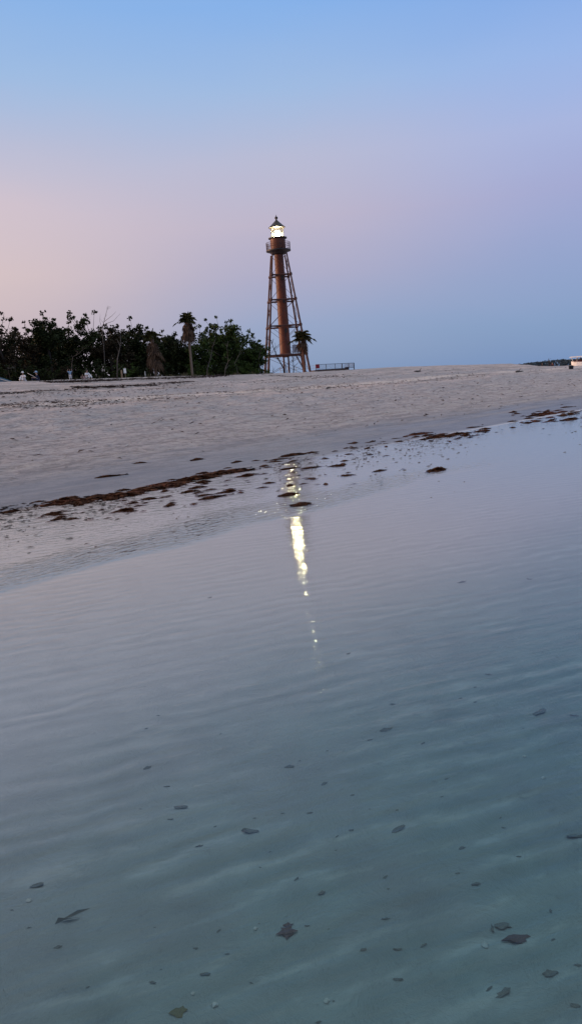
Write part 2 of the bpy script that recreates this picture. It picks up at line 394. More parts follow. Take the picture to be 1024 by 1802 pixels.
# ------------------------------------------------------------------ ground and water
def polar_sheet(name, radii, angs, zf, mat):
    r, a = np.meshgrid(radii, angs, indexing='ij')
    x = r * np.sin(a); y = r * np.cos(a); z = zf(x, y)
    nr, na = r.shape
    co = np.stack([x, y, z], -1).reshape(-1, 3)
    co = np.vstack([co, [[0, 0, float(zf(np.array([0.]), np.array([0.]))[0])]]])
    i = np.arange(nr - 1)[:, None] * na; k = np.arange(na)[None, :]; k2 = (k + 1) % na
    quads = np.stack([i + k, i + k2, i + na + k2, i + na + k], -1).reshape(-1, 4)
    tris = np.stack([np.full(na, nr * na), (np.arange(na) + 1) % na, np.arange(na)], -1)
    me = bpy.data.meshes.new(name)
    me.vertices.add(len(co)); me.vertices.foreach_set('co', co.ravel())
    nl = quads.size + tris.size
    me.loops.add(nl); me.loops.foreach_set('vertex_index', np.concatenate([quads.ravel(), tris.ravel()]).astype(np.int32))
    me.polygons.add(len(quads) + len(tris))
    ls = np.concatenate([np.arange(len(quads)) * 4, quads.size + np.arange(len(tris)) * 3]).astype(np.int32)
    me.polygons.foreach_set('loop_start', ls)
    me.polygons.foreach_set('use_smooth', np.ones(len(ls), bool))
    me.update(calc_edges=True); me.validate()
    me.materials.append(mat)
    o = bpy.data.objects.new(name, me); COL.objects.link(o); tag(o, kind='structure'); return o
fine = np.arange(-42, 42.01, .2)
angs = np.radians(np.concatenate([fine, np.arange(45, 315, 5.0)]))
rad = np.concatenate([np.geomspace(.5, 4, 170), np.geomspace(4, 16, 260)[1:], np.geomspace(16, 170, 330)[1:], np.geomspace(170, 9000, 70)[1:]])
beach = polar_sheet('beach', rad, angs, height, M['sand'])
sea = polar_sheet('water', np.concatenate([[.5], np.geomspace(1, 9000, 60)]), np.radians(np.arange(0, 360, 4.0)), lambda x, y: x * 0, M['water'])

# ------------------------------------------------------------------ lighthouse
LY = 143.0
def LZ(v, u=495): return zat(v, u, LY)
base = stand(505, LY)
def make_lighthouse():
    zb = base.z
    root = empty('lighthouse', base)
    root.rotation_euler.z = R(6.5)
    tag(root, 'tall rust brown iron skeleton lighthouse with central column and lit lantern', 'lighthouse')
    Z = lambda v, u=495: LZ(v, u) - zb
    ztop, zbot = Z(447), 0.0
    z_r = [Z(485), Z(529), Z(575), Z(626)]
    a_top, a_bot = 1.30, 3.95
    half = lambda z: a_bot + (a_top - a_bot) * (z / ztop)
    corners = [(-1, -1), (1, -1), (1, 1), (-1, 1)]
    for cx, cy in corners:
        m = MB(); h0, h1 = half(.25), half(ztop)
        m.tube([(cx * h0, cy * h0, .25), (cx * half(z_r[3]), cy * half(z_r[3]), z_r[3]), (cx * h1, cy * h1, ztop)], [.23, .20, .14], 10)
        for z in z_r:
            m.tube([(cx * half(z - .2), cy * half(z - .2), z - .2), (cx * half(z + .2), cy * half(z + .2), z + .2)], .29, 10)
        lg = m.build('leg', M['iron'], root)
        f = MB(); f.lathe([(.75, -.6), (.75, .15), (.6, .26), (.35, .27)], 16)
        f.build('footing', M['concrete'], lg, loc=(cx * a_bot, cy * a_bot, 0))
    for i, z in enumerate(z_r):
        m = MB(); h = half(z)
        for k in range(4):
            a, c = corners[k], corners[(k + 1) % 4]
            m.tube([(a[0] * h, a[1] * h, z), (c[0] * h, c[1] * h, z)], .13, 8)
            m.tube([(a[0] * h, a[1] * h, z), (a[0] * .62, a[1] * .62, z)], .10, 8)
        m.build('ring_beam', M['iron'], root)
    tiers = [zbot + .35, z_r[3], z_r[2], z_r[1], z_r[0], ztop]
    for i in range(5):
        za, zc = tiers[i], tiers[i + 1]; ha, hc = half(za), half(zc)
        for k in range(4):
            a, c = corners[k], corners[(k + 1) % 4]
            m = MB()
            m.tube([(a[0] * ha, a[1] * ha, za), (c[0] * hc, c[1] * hc, zc)], .035, 5)
            m.tube([(c[0] * ha, c[1] * ha, za), (a[0] * hc, a[1] * hc, zc)], .035, 5)
            m.build('brace', M['iron'], root)
    # stair column, riveted plates, flared foot
    zc0, zc1 = Z(629), Z(446)
    m = MB(); prof = [(.55, zc0 - .05), (.85, zc0 + .12), (1.18, zc0 + .38), (1.20, zc0 + .5), (1.06, zc0 + .75)]
    nz = 9
    for i in range(nz + 1):
        z = zc0 + .8 + (zc1 - zc0 - .8) * i / nz; r = 1.05 - .20 * i / nz
        prof += [(r, z), (r + .02, z + .02), (r + .02, z + .12), (r - .002, z + .14)]
    m.lathe(prof, 28, True)
    col = m.build('column', M['column'], root)
    for i, z in enumerate((z_r[3] + 4.5, z_r[2] + 4.6, z_r[1] + 4)):
        w = MB(); w.box((0.25, -1.0 + .015 * i, z), (.42, .16, .75)); w.build('window', M['dark_iron'], col)
    m = MB()
    for x in (-.45, .45): m.tube([(x, -.3, .1), (x, -.3, zc0 + .15)], .16, 10)
    m.build('support_post', M['iron'], root)
    # entry landing on the right with a railing, steep stairs down
    m = MB(); zl = z_r[3] + .05
    m.box((2.35, -.9, zl), (2.7, 1.5, .16)); m.build('landing', M['iron'], root)
    m = MB()
    for x in (1.25, 1.75, 2.25, 2.75, 3.25): m.tube([(x, -1.62, zl + .08), (x, -1.62, zl + 1.75)], .04, 5)
    m.box((2.2, -1.62, zl + 1.0), (2.1, .03, 1.5))
    m.build('railing', M['steel'], root)
    m = MB()
    for y in (-1.5, -.5): m.box((2.75, y, zl / 2), (.10, .16, zl * 1.12), Matrix.Rotation(R(-26), 3, 'Y'))
    for k in range(11):
        t = (k + .5) / 11; m.box((2.75 + (t - .5) * -zl * .5, -1.0, zl * t), (.26, 1.0, .05))
    m.build('stair', M['iron'], root)
    # gallery
    zg = Z(441)
    m = MB(); m.lathe([(.85, zg - .75), (1.35, zg - .6), (1.55, zg - .35), (2.15, zg - .12), (2.28, zg - .1), (2.28, zg + .1), (1.3, zg + .1)], 32)
    gal = m.build('gallery', M['dark_iron'], root)
    m = MB(); n = 16
    for zz in (.55, .95, 1.3):
        m.tube([(2.2 * math.cos(2 * math.pi * k / 32), 2.2 * math.sin(2 * math.pi * k / 32), zg + .1 + zz) for k in range(33)], .028, 5, False)
    for k in range(48):
        t = 2 * math.pi * k / 48; m.tube([(2.2 * math.cos(t), 2.2 * math.sin(t), zg + .1), (2.2 * math.cos(t), 2.2 * math.sin(t), zg + 1.45 if k % 3 == 0 else zg + 1.38)], .036 if k % 3 == 0 else .020, 5)
    m.build('railing', M['iron'], gal)
    # watch room
    zw0, zw1 = zg + .1, Z(419.5)
    m = MB(); m.lathe([(1.46, zw0), (1.46, zw0 + .12), (1.40, zw0 + .14), (1.40, zw1 - .1), (1.45, zw1 - .08), (1.45, zw1)], 32)
    wr = m.build('watch_room', M['column'], root)
    m = MB(); m.box((.35, -1.405, zw0 + .95), (.62, .10, 1.55)); m.build('door', M['iron'], wr)
    m = MB(); m.lathe([(1.40, zw1 - .12), (1.72, zw1 + .0), (1.72, zw1 + .14), (1.2, zw1 + .14)], 32)
    m.build('lantern_gallery', M['dark_iron'], root)
    # lantern: frame with glazing bars, panes, the lit lens
    zl0, zl1 = zw1 + .14, Z(400)
    lan = MB()
    lan.lathe([(1.22, zl0), (1.22, zl0 + .12), (1.12, zl0 + .12), (1.12, zl0)], 10)
    for k in range(10):
        t = 2 * math.pi * (k + .5) / 10; c = Vector((1.16 * math.cos(t), 1.16 * math.sin(t), 0))
        lan.tube([c + Vector((0, 0, zl0)), c + Vector((0, 0, zl1))], .035, 5)
    for zz in (.5,):
        lan.tube([(1.16 * math.cos(2 * math.pi * (k + .5) / 10), 1.16 * math.sin(2 * math.pi * (k + .5) / 10), zl0 + (zl1 - zl0) * zz) for k in range(11)], .02, 5, False)
    lt = lan.build('lantern', M['dark_iron'], root)
    g = MB(); g.lathe([(1.13, zl0 + .1), (1.13, zl1)], 10, False); g.build('glazing', M['glass'], lt)
    le = MB(); h = zl1 - zl0
    le.lathe([(.15, zl0 + .12), (.30, zl0 + .25), (.40, zl0 + h * .22), (.42, zl0 + h * .45), (.32, zl0 + h * .58), (.2, zl0 + h * .66)], 20)
    dr = MB(); dr.lathe([(.78, zl0 + .13), (.98, zl0 + .2), (.98, zl0 + h * .5), (.70, zl0 + h * .60), (.42, zl0 + h * .72)], 24, False); dr.build('lens', M['lens'], lt, True)
    le.build('lamp', M['lamp'], lt, True)
    m = MB(); m.lathe([(1.15, zl1 - .02), (1.52, zl1 - .06), (1.55, zl1 + .04), (1.15, zl1 + .36), (.62, zl1 + .86), (.30, zl1 + 1.16), (.16, zl1 + 1.3)], 20)
    rf = m.build('roof', M['dark_iron'], root)
    z0 = zl1 + 1.3
    m = MB(); m.lathe([(.16, z0), (.12, z0 + .12), (.26, z0 + .26), (.30, z0 + .42), (.24, z0 + .56), (.08, z0 + .66), (.03, z0 + .95)], 14); m.build('finial', M['dark_iron'], rf, True)
    return root
lighthouse = make_lighthouse()

# ------------------------------------------------------------------ trees
def limb(m, p0, d, ln, r0, segs=5, bend=.35, tip=.25):
    pts = [Vector(p0)]; d = d.normalized()
    for i in range(segs):
        d = (d + Vector((rnd.uniform(-bend, bend), rnd.uniform(-bend, bend), rnd.uniform(-bend * .6, bend)))).normalized()
        pts.append(pts[-1] + d * ln / segs)
    m.tube(pts, [r0 * (1 - (1 - tip) * i / segs) for i in range(segs + 1)], 6)
    return pts
def clump(m, c, r, n, s):
    for _ in range(n):
        d = Vector((rnd.gauss(0, 1), rnd.gauss(0, 1), rnd.gauss(0, .8)))
        d = d.normalized() * r * rnd.random() ** .45
        k = s * rnd.uniform(.7, 1.35)
        m.card(c + d, Vector((rnd.gauss(0, 1), rnd.gauss(0, 1), rnd.gauss(0, .7))), k * .85, k * 1.25)
def tree(loc, H, W, label, cat='tree', mat='leaf_dark', density=1.0, low=.04, leaf=.21, group='trees of the beachside wood', trunk='bark', name='sea_grape_tree', tall=()):
    root = empty(name, loc); tag(root, label, cat, group)
    t = MB(); m = MB()
    lean = Vector((rnd.uniform(-.15, .15), rnd.uniform(-.1, .1), 1))
    tr = limb(t, (0, 0, -.3), lean, H * .72, .16 + H * .012, 7, .16, .35)
    ends = []
    nl = int(9 + W * 1.5)
    for i in range(nl):
        f = rnd.uniform(.12, .98); k = f * (len(tr) - 1); a = tr[int(k)].lerp(tr[min(int(k) + 1, len(tr) - 1)], k % 1)
        th = 2 * math.pi * (i / nl + rnd.uniform(-.08, .08))
        prof = math.sin(math.pi * min(1, (.22 + f * .78))) ** .5 if f < .8 else .75
        d = Vector((math.cos(th), math.sin(th), rnd.uniform(.15, .8)))
        pts = limb(t, a, d, W * .5 * rnd.uniform(.7, 1.1) * max(.45, prof), .075, 4, .35)
        ends.append(pts)
        if rnd.random() < .8:
            ends.append(limb(t, pts[2], Vector((d.x + rnd.uniform(-.6, .6), d.y + rnd.uniform(-.6, .6), d.z + .4)), W * .26, .04, 3, .35))
    for hgt, off in tall:                    # single leggy leaders that stand above the crown
        pts = limb(t, tr[-2], Vector((off / max(.5, hgt - H * .6), rnd.uniform(-.1, .1), 1)), hgt - H * .6, .05, 6, .12)
        for pnt in pts[1:]: clump(m, pnt + Vector((rnd.uniform(-.2, .2), rnd.uniform(-.2, .2), 0)), rnd.uniform(.16, .34), 14, leaf * .85)
    for pts in ends:
        for pnt in pts[1:]:
            r = rnd.uniform(.28, .62)
            if rnd.random() < .86: clump(m, pnt + Vector((rnd.uniform(-.3, .3), rnd.uniform(-.3, .3), rnd.uniform(-.1, .35))), r, int(58 * density * (r / .5) ** 1.6), leaf)
    # inner mass and skirts
    n = int(W * H * 1.7 * density)
    for _ in range(n):
        f = low + (1 - low) * rnd.random(); w = W * .5 * (math.sin(math.pi * min(.93, .30 + f * .66))) ** .7
        th = rnd.uniform(0, 2 * math.pi); rr = w * rnd.random() ** .5
        r = rnd.uniform(.3, .7)
        clump(m, Vector((rr * math.cos(th), rr * math.sin(th), f * H * .88)), r, int(46 * (r / .5) ** 1.6), leaf)
    for i in range(int(5 + W)):              # ragged sprays that break the outline
        th = rnd.uniform(0, 2 * math.pi); f = rnd.uniform(.55, 1.0)
        w = W * .5 * rnd.uniform(.75, 1.12) * (1.15 - f * .6)
        c = Vector((w * math.cos(th), w * math.sin(th), f * H)); clump(m, c, rnd.uniform(.18, .36), 22, leaf)
        t.tube([tr[-2].lerp(c, .35), c], [.03, .012], 4)
    t.build('trunk', M[trunk], root, True); m.build('crown', M[mat], root)
    return root
def treep(u, vtop, p, W, label, **kw):       # image column and top line, distance inland
    k = ray(u, 640); k = k.x / k.y; y = p / (NY + NX * k)
    g = stand(u, y); H = at_dist(u, vtop, y).z - g.z
    return tree(g, H, W, label, **kw)
wood = [
 (-40, 556, 68, 4.6, 'dark leafy tree cut by the left edge of the photo', dict(mat='leaf_dark', density=.7)),
 (14, 562, 67, 4.0, 'leftmost tree of the wood, thin crown with a spindly leader above it', dict(mat='leaf_brown', density=.7, tall=((7.7, -.1),))),
 (45, 577, 69, 3.2, 'open brownish tree with a bent leader, second from the left of the wood', dict(mat='leaf_brown', density=.65, tall=((7.3, -.3),))),
 (88, 546, 68, 4.2, 'tall dark rounded tree behind the standing person in blue and white', dict(mat='leaf_dark', density=.9)),
 (118, 566, 72, 3.8, 'dark tree filling the dip right of the first tall rounded crown', dict(mat='leaf_dark', density=.9)),
 (156, 546, 70, 4.4, 'tall dark tree behind the seated figure in white', dict(mat='leaf_dark', density=.85)),
 (205, 566, 67, 4.0, 'low brownish tree under the bare upright snag', dict(mat='leaf_brown', density=.7)),
 (245, 560, 70, 4.2, 'dark full tree behind the small white sign', dict(mat='leaf_dark', density=.9)),
 (302, 585, 72, 3.8, 'low dark tree between the brown palm and the tall palm', dict(mat='leaf_dark', density=.8)),
 (326, 592, 70, 3.6, 'dark tree directly behind the tall palm trunk', dict(mat='leaf_dark', density=.95)),
 (352, 572, 68, 4.0, 'short green tree close on the right of the tall palm', dict(mat='leaf_green', density=.8)),
 (382, 559, 70, 4.6, 'tallest dark green tree right of the tall palm', dict(mat='leaf_green', density=.9)),
 (412, 562, 67, 4.4, 'dark green tree with an uneven top, third from the right end of the wood', dict(mat='leaf_green', density=.85)),
 (432, 580, 69, 4.2, 'fresh green tree near the right end of the wood', dict(mat='leaf_green', density=.95)),
 (452, 598, 67, 3.2, 'small green tree at the right end of the wood beside the lighthouse', dict(mat='leaf_green', density=.8)),
]
for u, v, p, W, lab, kw in wood: treep(u, v, p, W, lab, **kw)
back = [(10, 585, 'left'), (100, 572, 'centre left'), (215, 580, 'centre'), (290, 592, 'centre right'), (400, 590, 'right')]
for (u, v, w), lab in zip(back, ('dark tree deep in the left end of the wood', 'dark tree deep behind the first tall rounded crown', 'dark tree deep behind the low brownish tree under the snag', 'dark tree deep behind the brown palm', 'dark tree deep in the right end of the wood')):
    treep(u, v - 8, 76, 7.6, lab, mat='leaf_dark', density=1.0)

# undergrowth at the foot of the wood
def shrub(u, vtop, p, W, label, mat='leaf_dark', leaf=.17):
    k = ray(u, 660); k = k.x / k.y; y = p / (NY + NX * k)
    g = stand(u, y); H = max(.5, at_dist(u, vtop, y).z - g.z)
    root = empty('shrub', g); tag(root, label, 'shrub', 'shrubs along the foot of the wood')
    t = MB(); m = MB()
    for i in range(7):
        pts = limb(t, (rnd.uniform(-.2, .2), rnd.uniform(-.2, .2), -.2), Vector((rnd.uniform(-1, 1), rnd.uniform(-.6, .6), 1.1)), H * rnd.uniform(.7, 1.05), .035, 5, .3)
        for pnt in pts[1:]: clump(m, pnt, rnd.uniform(.15, .34), 16, leaf)
    for _ in range(int(16 * W)):
        f = rnd.random(); a = rnd.uniform(-.5, .5) * W
        clump(m, Vector((a, rnd.uniform(-.4, .4) * W, f * H * .8 * (1 - (2 * a / W) ** 2 * .5))), rnd.uniform(.18, .36), 20, leaf)
    t.build('stem', M['bark'], root); m.build('foliage', M[mat], root)
for u, v, p, W, lab, mt in [
 (-15, 628, 63.5, 2.6, 'dark shrub behind the blue tarp shelter', 'leaf_dark'),
 (30, 632, 64, 2.6, 'dark shrub behind the small figure in white cap', 'leaf_dark'),
 (62, 628, 64, 2.6, 'dark shrub behind the figure holding a pale pole', 'leaf_dark'),
 (98, 634, 64.5, 2.4, 'low brownish shrub left of the standing person in blue and white', 'leaf_brown'),
 (140, 632, 64.5, 2.6, 'dark shrub behind the seated figure in white', 'leaf_dark'),
 (178, 630, 64.5, 2.6, 'dark shrub midway between the seated white figure and the white sign', 'leaf_dark'),
 (212, 626, 65, 2.4, 'dark shrub just behind the white sign', 'leaf_green'),
 (243, 634, 64.5, 2.4, 'dark shrub right of the white sign', 'leaf_dark'),
 (296, 628, 65, 2.4, 'low dark shrub between brown palm and tall palm', 'leaf_dark'),
 (357, 630, 65, 2.4, 'green shrub at the right of the tall palm foot', 'leaf_green'),
 (385, 632, 66, 2.2, 'dark shrub below the tallest tree right of the palm', 'leaf_dark'),
 (412, 628, 65, 2.4, 'dark green shrub third from the right end of the wood', 'leaf_green'),
 (437, 632, 65, 2.2, 'green shrub second from the right end of the wood', 'leaf_green'),
 (455, 640, 64.5, 1.5, 'small green shrub at the right end of the wood', 'leaf_green')]:
    shrub(u, v, p, W, lab, mt)

m = MB()
for _ in range(260):
    p_ = rnd.uniform(59.8, 64); q_ = rnd.uniform(18, 62)
    x, y = NX * p_ + TX * q_, NY * p_ + TY * q_
    if vnoise(np.array([x / 3.]), np.array([y / 3.]), 21)[0] < -.05: continue
    c0 = Vector((x, y, gz(x, y) - .03)); hh = rnd.uniform(.18, .48)
    for k in range(9):
        d = Vector((rnd.gauss(0, .35), rnd.gauss(0, .35), 1)).normalized(); a = d.orthogonal().normalized() * .022
        a.rotate(Matrix.Rotation(rnd.uniform(0, 6.28), 3, d)); r0 = c0 + Vector((rnd.gauss(0, .07), rnd.gauss(0, .07), 0))
        m.add([r0 - a, r0 + a, r0 + d * hh * .6 + a * .7, r0 + d * hh + Vector((d.x, d.y, -.2)) * hh * .3, r0 + d * hh * .6 - a * .7], [(0, 1, 2, 3, 4)])
o = m.build('beach_grass', M['grass']); tag(o, 'sparse dry beach grass along the foot of the wood', 'grass', kind='stuff')

# ------------------------------------------------------------------ palms
def fan(m, p0, d, ln, size, droop, nb=13):
    d = d.normalized(); side = d.cross(Vector((0, 0, 1)))
    if side.length < .1: side = Vector((1, 0, 0))
    side.normalize(); up = side.cross(d)
    pts = [p0 + d * ln * t + Vector((0, 0, -droop * ln * t * t)) for t in (0, .35, .7, 1)]
    m.tube(pts, [.025, .02, .015, .012], 4)
    hub = pts[-1]; d2 = (pts[-1] - pts[-2]).normalized()
    for i in range(nb):
        a = R(-125 + 250 * i / (nb - 1)) + rnd.uniform(-.06, .06)
        dd = (d2 * math.cos(a) + side * math.sin(a) + up * .18).normalized()
        L = size * (1 - .25 * abs(a) / 2.2) * rnd.uniform(.85, 1.1); wd = size * .11
        nn = up
        w = dd.cross(nn).normalized() * wd
        mid = hub + dd * L * .55; tip = hub + dd * L + Vector((0, 0, -L * rnd.uniform(.15, .45) - droop * .2))
        m.add([hub - w * .3, hub + w * .3, mid + w, tip, mid - w], [(0, 1, 2, 3, 4)])
def palm(u, vtop, y, label, crown=1.0, green=22, dead=18, lean=(0, 0), tr=.15, dead_len=1.0, side=None, bark='palm_trunk'):
    g = stand(u, y); H = at_dist(u, vtop, y).z - g.z
    root = empty('cabbage_palm', g); tag(root, label, 'palm tree', 'cabbage palms')
    t = MB(); hc = H - crown * .85
    pts = [(lean[0] * (i / 8) ** 1.5, lean[1] * (i / 8), -.3 + (hc + .3) * i / 8) for i in range(9)]
    t.tube(pts, [tr * 1.25, tr * 1.05] + [tr] * 5 + [tr * 1.15, tr * 1.3], 10)
    top = Vector(pts[-1])
    t.build('trunk', M[bark], root, True)
    m = MB()
    for i in range(green):
        th = 2.4 * i; el = R(80 - 95 * (i / green) ** .9)
        d = Vector((math.cos(th) * math.cos(el), math.sin(th) * math.cos(el), math.sin(el)))
        fan(m, top + Vector((0, 0, rnd.uniform(-.15, .1))), d, crown * rnd.uniform(.35, .62), crown * rnd.uniform(.6, .8), .3)
    if side:
        for sd in side: fan(m, top, Vector(sd), crown * 1.15, crown * .55, .3)
    m.build('fronds', M['palm_green'], root)
    m = MB()
    for i in range(dead):
        th = 2.4 * i + .7
        d = Vector((math.cos(th) * .62, math.sin(th) * .62, rnd.uniform(-1.2, -.35)))
        fan(m, top + Vector((0, 0, -rnd.uniform(0, .7) * dead_len)), d, crown * rnd.uniform(.35, .8), crown * rnd.uniform(.5, .65), .6, 9)
    m.build('dead_fronds', M['palm_dead'], root)
    return root
yp = lambda u, p: p / (NY + NX * ray(u, 640).x / ray(u, 640).y)
palm(339, 546, yp(330, 63.0), 'tall slim cabbage palm with a brown skirt, standing before the wood', .98, 20, 52, (-.04, 0), .13, 1.7, side=((-1, -.3, -.05),))
palm(275, 574, yp(272, 63.5), 'stooping brown palm hung with dead fronds, before the wood', 1.25, 10, 42, (-.05, 0), .15, 2.6)
palm(537, 577, 116, 'green topped cabbage palm beside the right legs of the lighthouse', 1.45, 22, 16, (-.14, 0), .20, 1.0, side=((1, -.4, .0), (-1, -.3, -.1)), bark='red_trunk')

# ------------------------------------------------------------------ dead wood
def snag(u, v0, pts_px, y, label, r=.06, mat='grey_wood', name='dead_tree', extra=()):
    g = stand(u, y); root = empty(name, g); tag(root, label, 'dead tree', 'bare dead trees')
    t = MB()
    P3 = [Vector((0, 0, -.3))] + [at_dist(a, b, y + rnd.uniform(-.3, .3)) - g for a, b in pts_px]
    t.tube(P3, [r * (1 - .75 * i / (len(P3) - 1)) for i in range(len(P3))], 7)
    b = t; n = 0
    for ex in extra:
        E = [at_dist(a, c, y + rnd.uniform(-.3, .3)) - g for a, c in ex]
        b.tube(E, [r * .5 * (1 - .7 * i / (len(E) - 1)) for i in range(len(E))], 5); n += 1
    for i in range(1, len(P3)):
        for _ in range(3):
            a = P3[i - 1].lerp(P3[i], rnd.random())
            if a.z > .8: limb(b, a, Vector((rnd.uniform(-1, 1), rnd.uniform(-.6, .6), rnd.uniform(.2, 1))), rnd.uniform(.3, .9), r * .28, 4, .4); n += 1
    t.build('trunk', M[mat], root, True)
    return root
snag(183, 660, [(184, 620), (180, 580), (186, 556), (191, 538)], yp(185, 66.0), 'pale bare snag rising above the treetops over the brownish tree', .05, extra=[[(181, 580), (176, 565), (177, 552)], [(184, 566), (197, 556), (205, 548)], [(186, 570), (200, 565), (212, 552)]])
snag(204, 655, [(207, 632), (212, 610), (213, 590)], yp(205, 63.0), 'pale forked dead trunk against the dark wood left of the white sign', .07, extra=[[(212, 610), (206, 596)]])
snag(126, 652, [(127, 640), (129, 628), (140, 622), (145, 617)], yp(127, 62.8), 'thin pale crooked dead trunk just right of the standing person in blue', .035)
snag(20, 664, [(16, 655), (15, 648), (27, 647), (29, 655)], yp(20, 62.5), 'hooked bare branch at the far left above the tarp shelter', .03)
snag(360, 658, [(366, 645), (371, 630), (374, 612), (380, 595)], yp(360, 63.5), 'pale leaning dead trunk right of the tall palm', .055, extra=[[(371, 628), (365, 615), (376, 618), (388, 626)]])
snag(392, 658, [(397, 648), (402, 636), (399, 612), (402, 600)], yp(392, 63.8), 'twisted grey dead trunk under the tallest green tree', .06, extra=[[(402, 636), (409, 628)], [(397, 650), (404, 642)]])
snag(420, 658, [(417, 650), (413, 640), (422, 622), (424, 612)], yp(420, 63.6), 'thin grey dead trunk second from the right end of the wood', .045)
snag(460, 655, [(457, 645), (455, 632), (459, 616)], yp(458, 63.4), 'dark crooked trunk at the right end of the wood', .07, 'dark_wood')
snag(501, 657, [(499, 648), (490, 632), (482, 614), (477, 598)], 98, 'dark leaning dead tree before the lighthouse column, bending left', .11, 'dark_wood', extra=[[(482, 616), (485, 610), (484, 603)], [(490, 633), (482, 626)], [(478, 600), (470, 597), (466, 594)], [(479, 604), (481, 596)]])
snag(514, 658, [(517, 648), (516, 636), (514, 618)], 99, 'dark upright dead tree below the lighthouse landing', .085, 'dark_wood', extra=[[(516, 646), (522, 641), (527, 636)], [(515, 630), (512, 622)], [(516, 632), (520, 626)]])
snag(481, 658, [(481, 655), (481, 648)], 99, 'short dark stump at the foot of the lighthouse', .07, 'dark_wood')
snag(508, 658, [(505, 655), (503, 646), (501, 640)], 100, 'short dark dead stem under the lighthouse column', .06, 'dark_wood')

# driftwood and beach litter along the crest
def log_thing(u, v, ln, rz, label, r=.06, mat='grey_wood'):
    g = on_ground(u, v); g.z += r * .5
    m = MB()
    pts = [Vector((ln * (t - .5), .12 * ln * math.sin(3 * t + rnd.random()), .05 * math.sin(5 * t))) for t in (0, .25, .5, .75, 1)]
    m.tube(pts, [r, r * 1.05, r * .9, r * .8, r * .45], 8)
    root = empty('driftwood_log', g, rz); tag(root, label, 'driftwood', 'driftwood on the beach crest')
    b = m
    limb(b, pts[2], Vector((.3, rnd.choice((-1, 1)) * .4, .5)), ln * .3, r * .45, 4, .3); limb(b, pts[3], Vector((.5, .3, .5)), ln * .2, r * .35, 3, .3)
    m.build('log', M[mat], root, True)
for u, v, ln, rz, lab, mt in [
 (92, 672.5, 1.1, .2, 'pale driftwood log left of the standing person in blue', 'grey_wood'),
 (107, 673, 1.0, -.3, 'dark driftwood log just left of the standing person in blue', 'dark_wood'),
 (133, 672, .9, .1, 'dark driftwood log between the standing and the seated white figures', 'dark_wood'),
 (163, 671.5, 1.0, -.2, 'dark driftwood log on the right of the seated white figure', 'dark_wood'),
 (184, 670.5, 1.1, .1, 'dark driftwood log left of the white sign', 'dark_wood'),
 (204, 670, .9, .35, 'dark driftwood piece at the foot of the tan post', 'dark_wood'),
 (268, 666.5, 1.1, -.1, 'pale driftwood log below the brown palm', 'grey_wood'),
 (318, 664.5, 1.3, .25, 'pale driftwood log left of the tall palm foot', 'grey_wood'),
 (345, 663.8, 1.2, -.25, 'pale driftwood log right of the tall palm foot', 'grey_wood'),
 (372, 663, 1.2, .05, 'dark driftwood log right of the palms', 'dark_wood'),
 (388, 661.5, 1.0, .6, 'dark tilted driftwood log before the twisted grey trunk', 'dark_wood'),
 (915, 654.5, 1.6, .9, 'pale driftwood log on the sand near the right horizon', 'grey_wood'),
 (738, 654.5, 1.8, .8, 'dark low driftwood log on the open crest right of the fence', 'dark_wood')]:
    log_thing(u, v, ln, rz, lab, .07 if u < 500 else .09, mt)

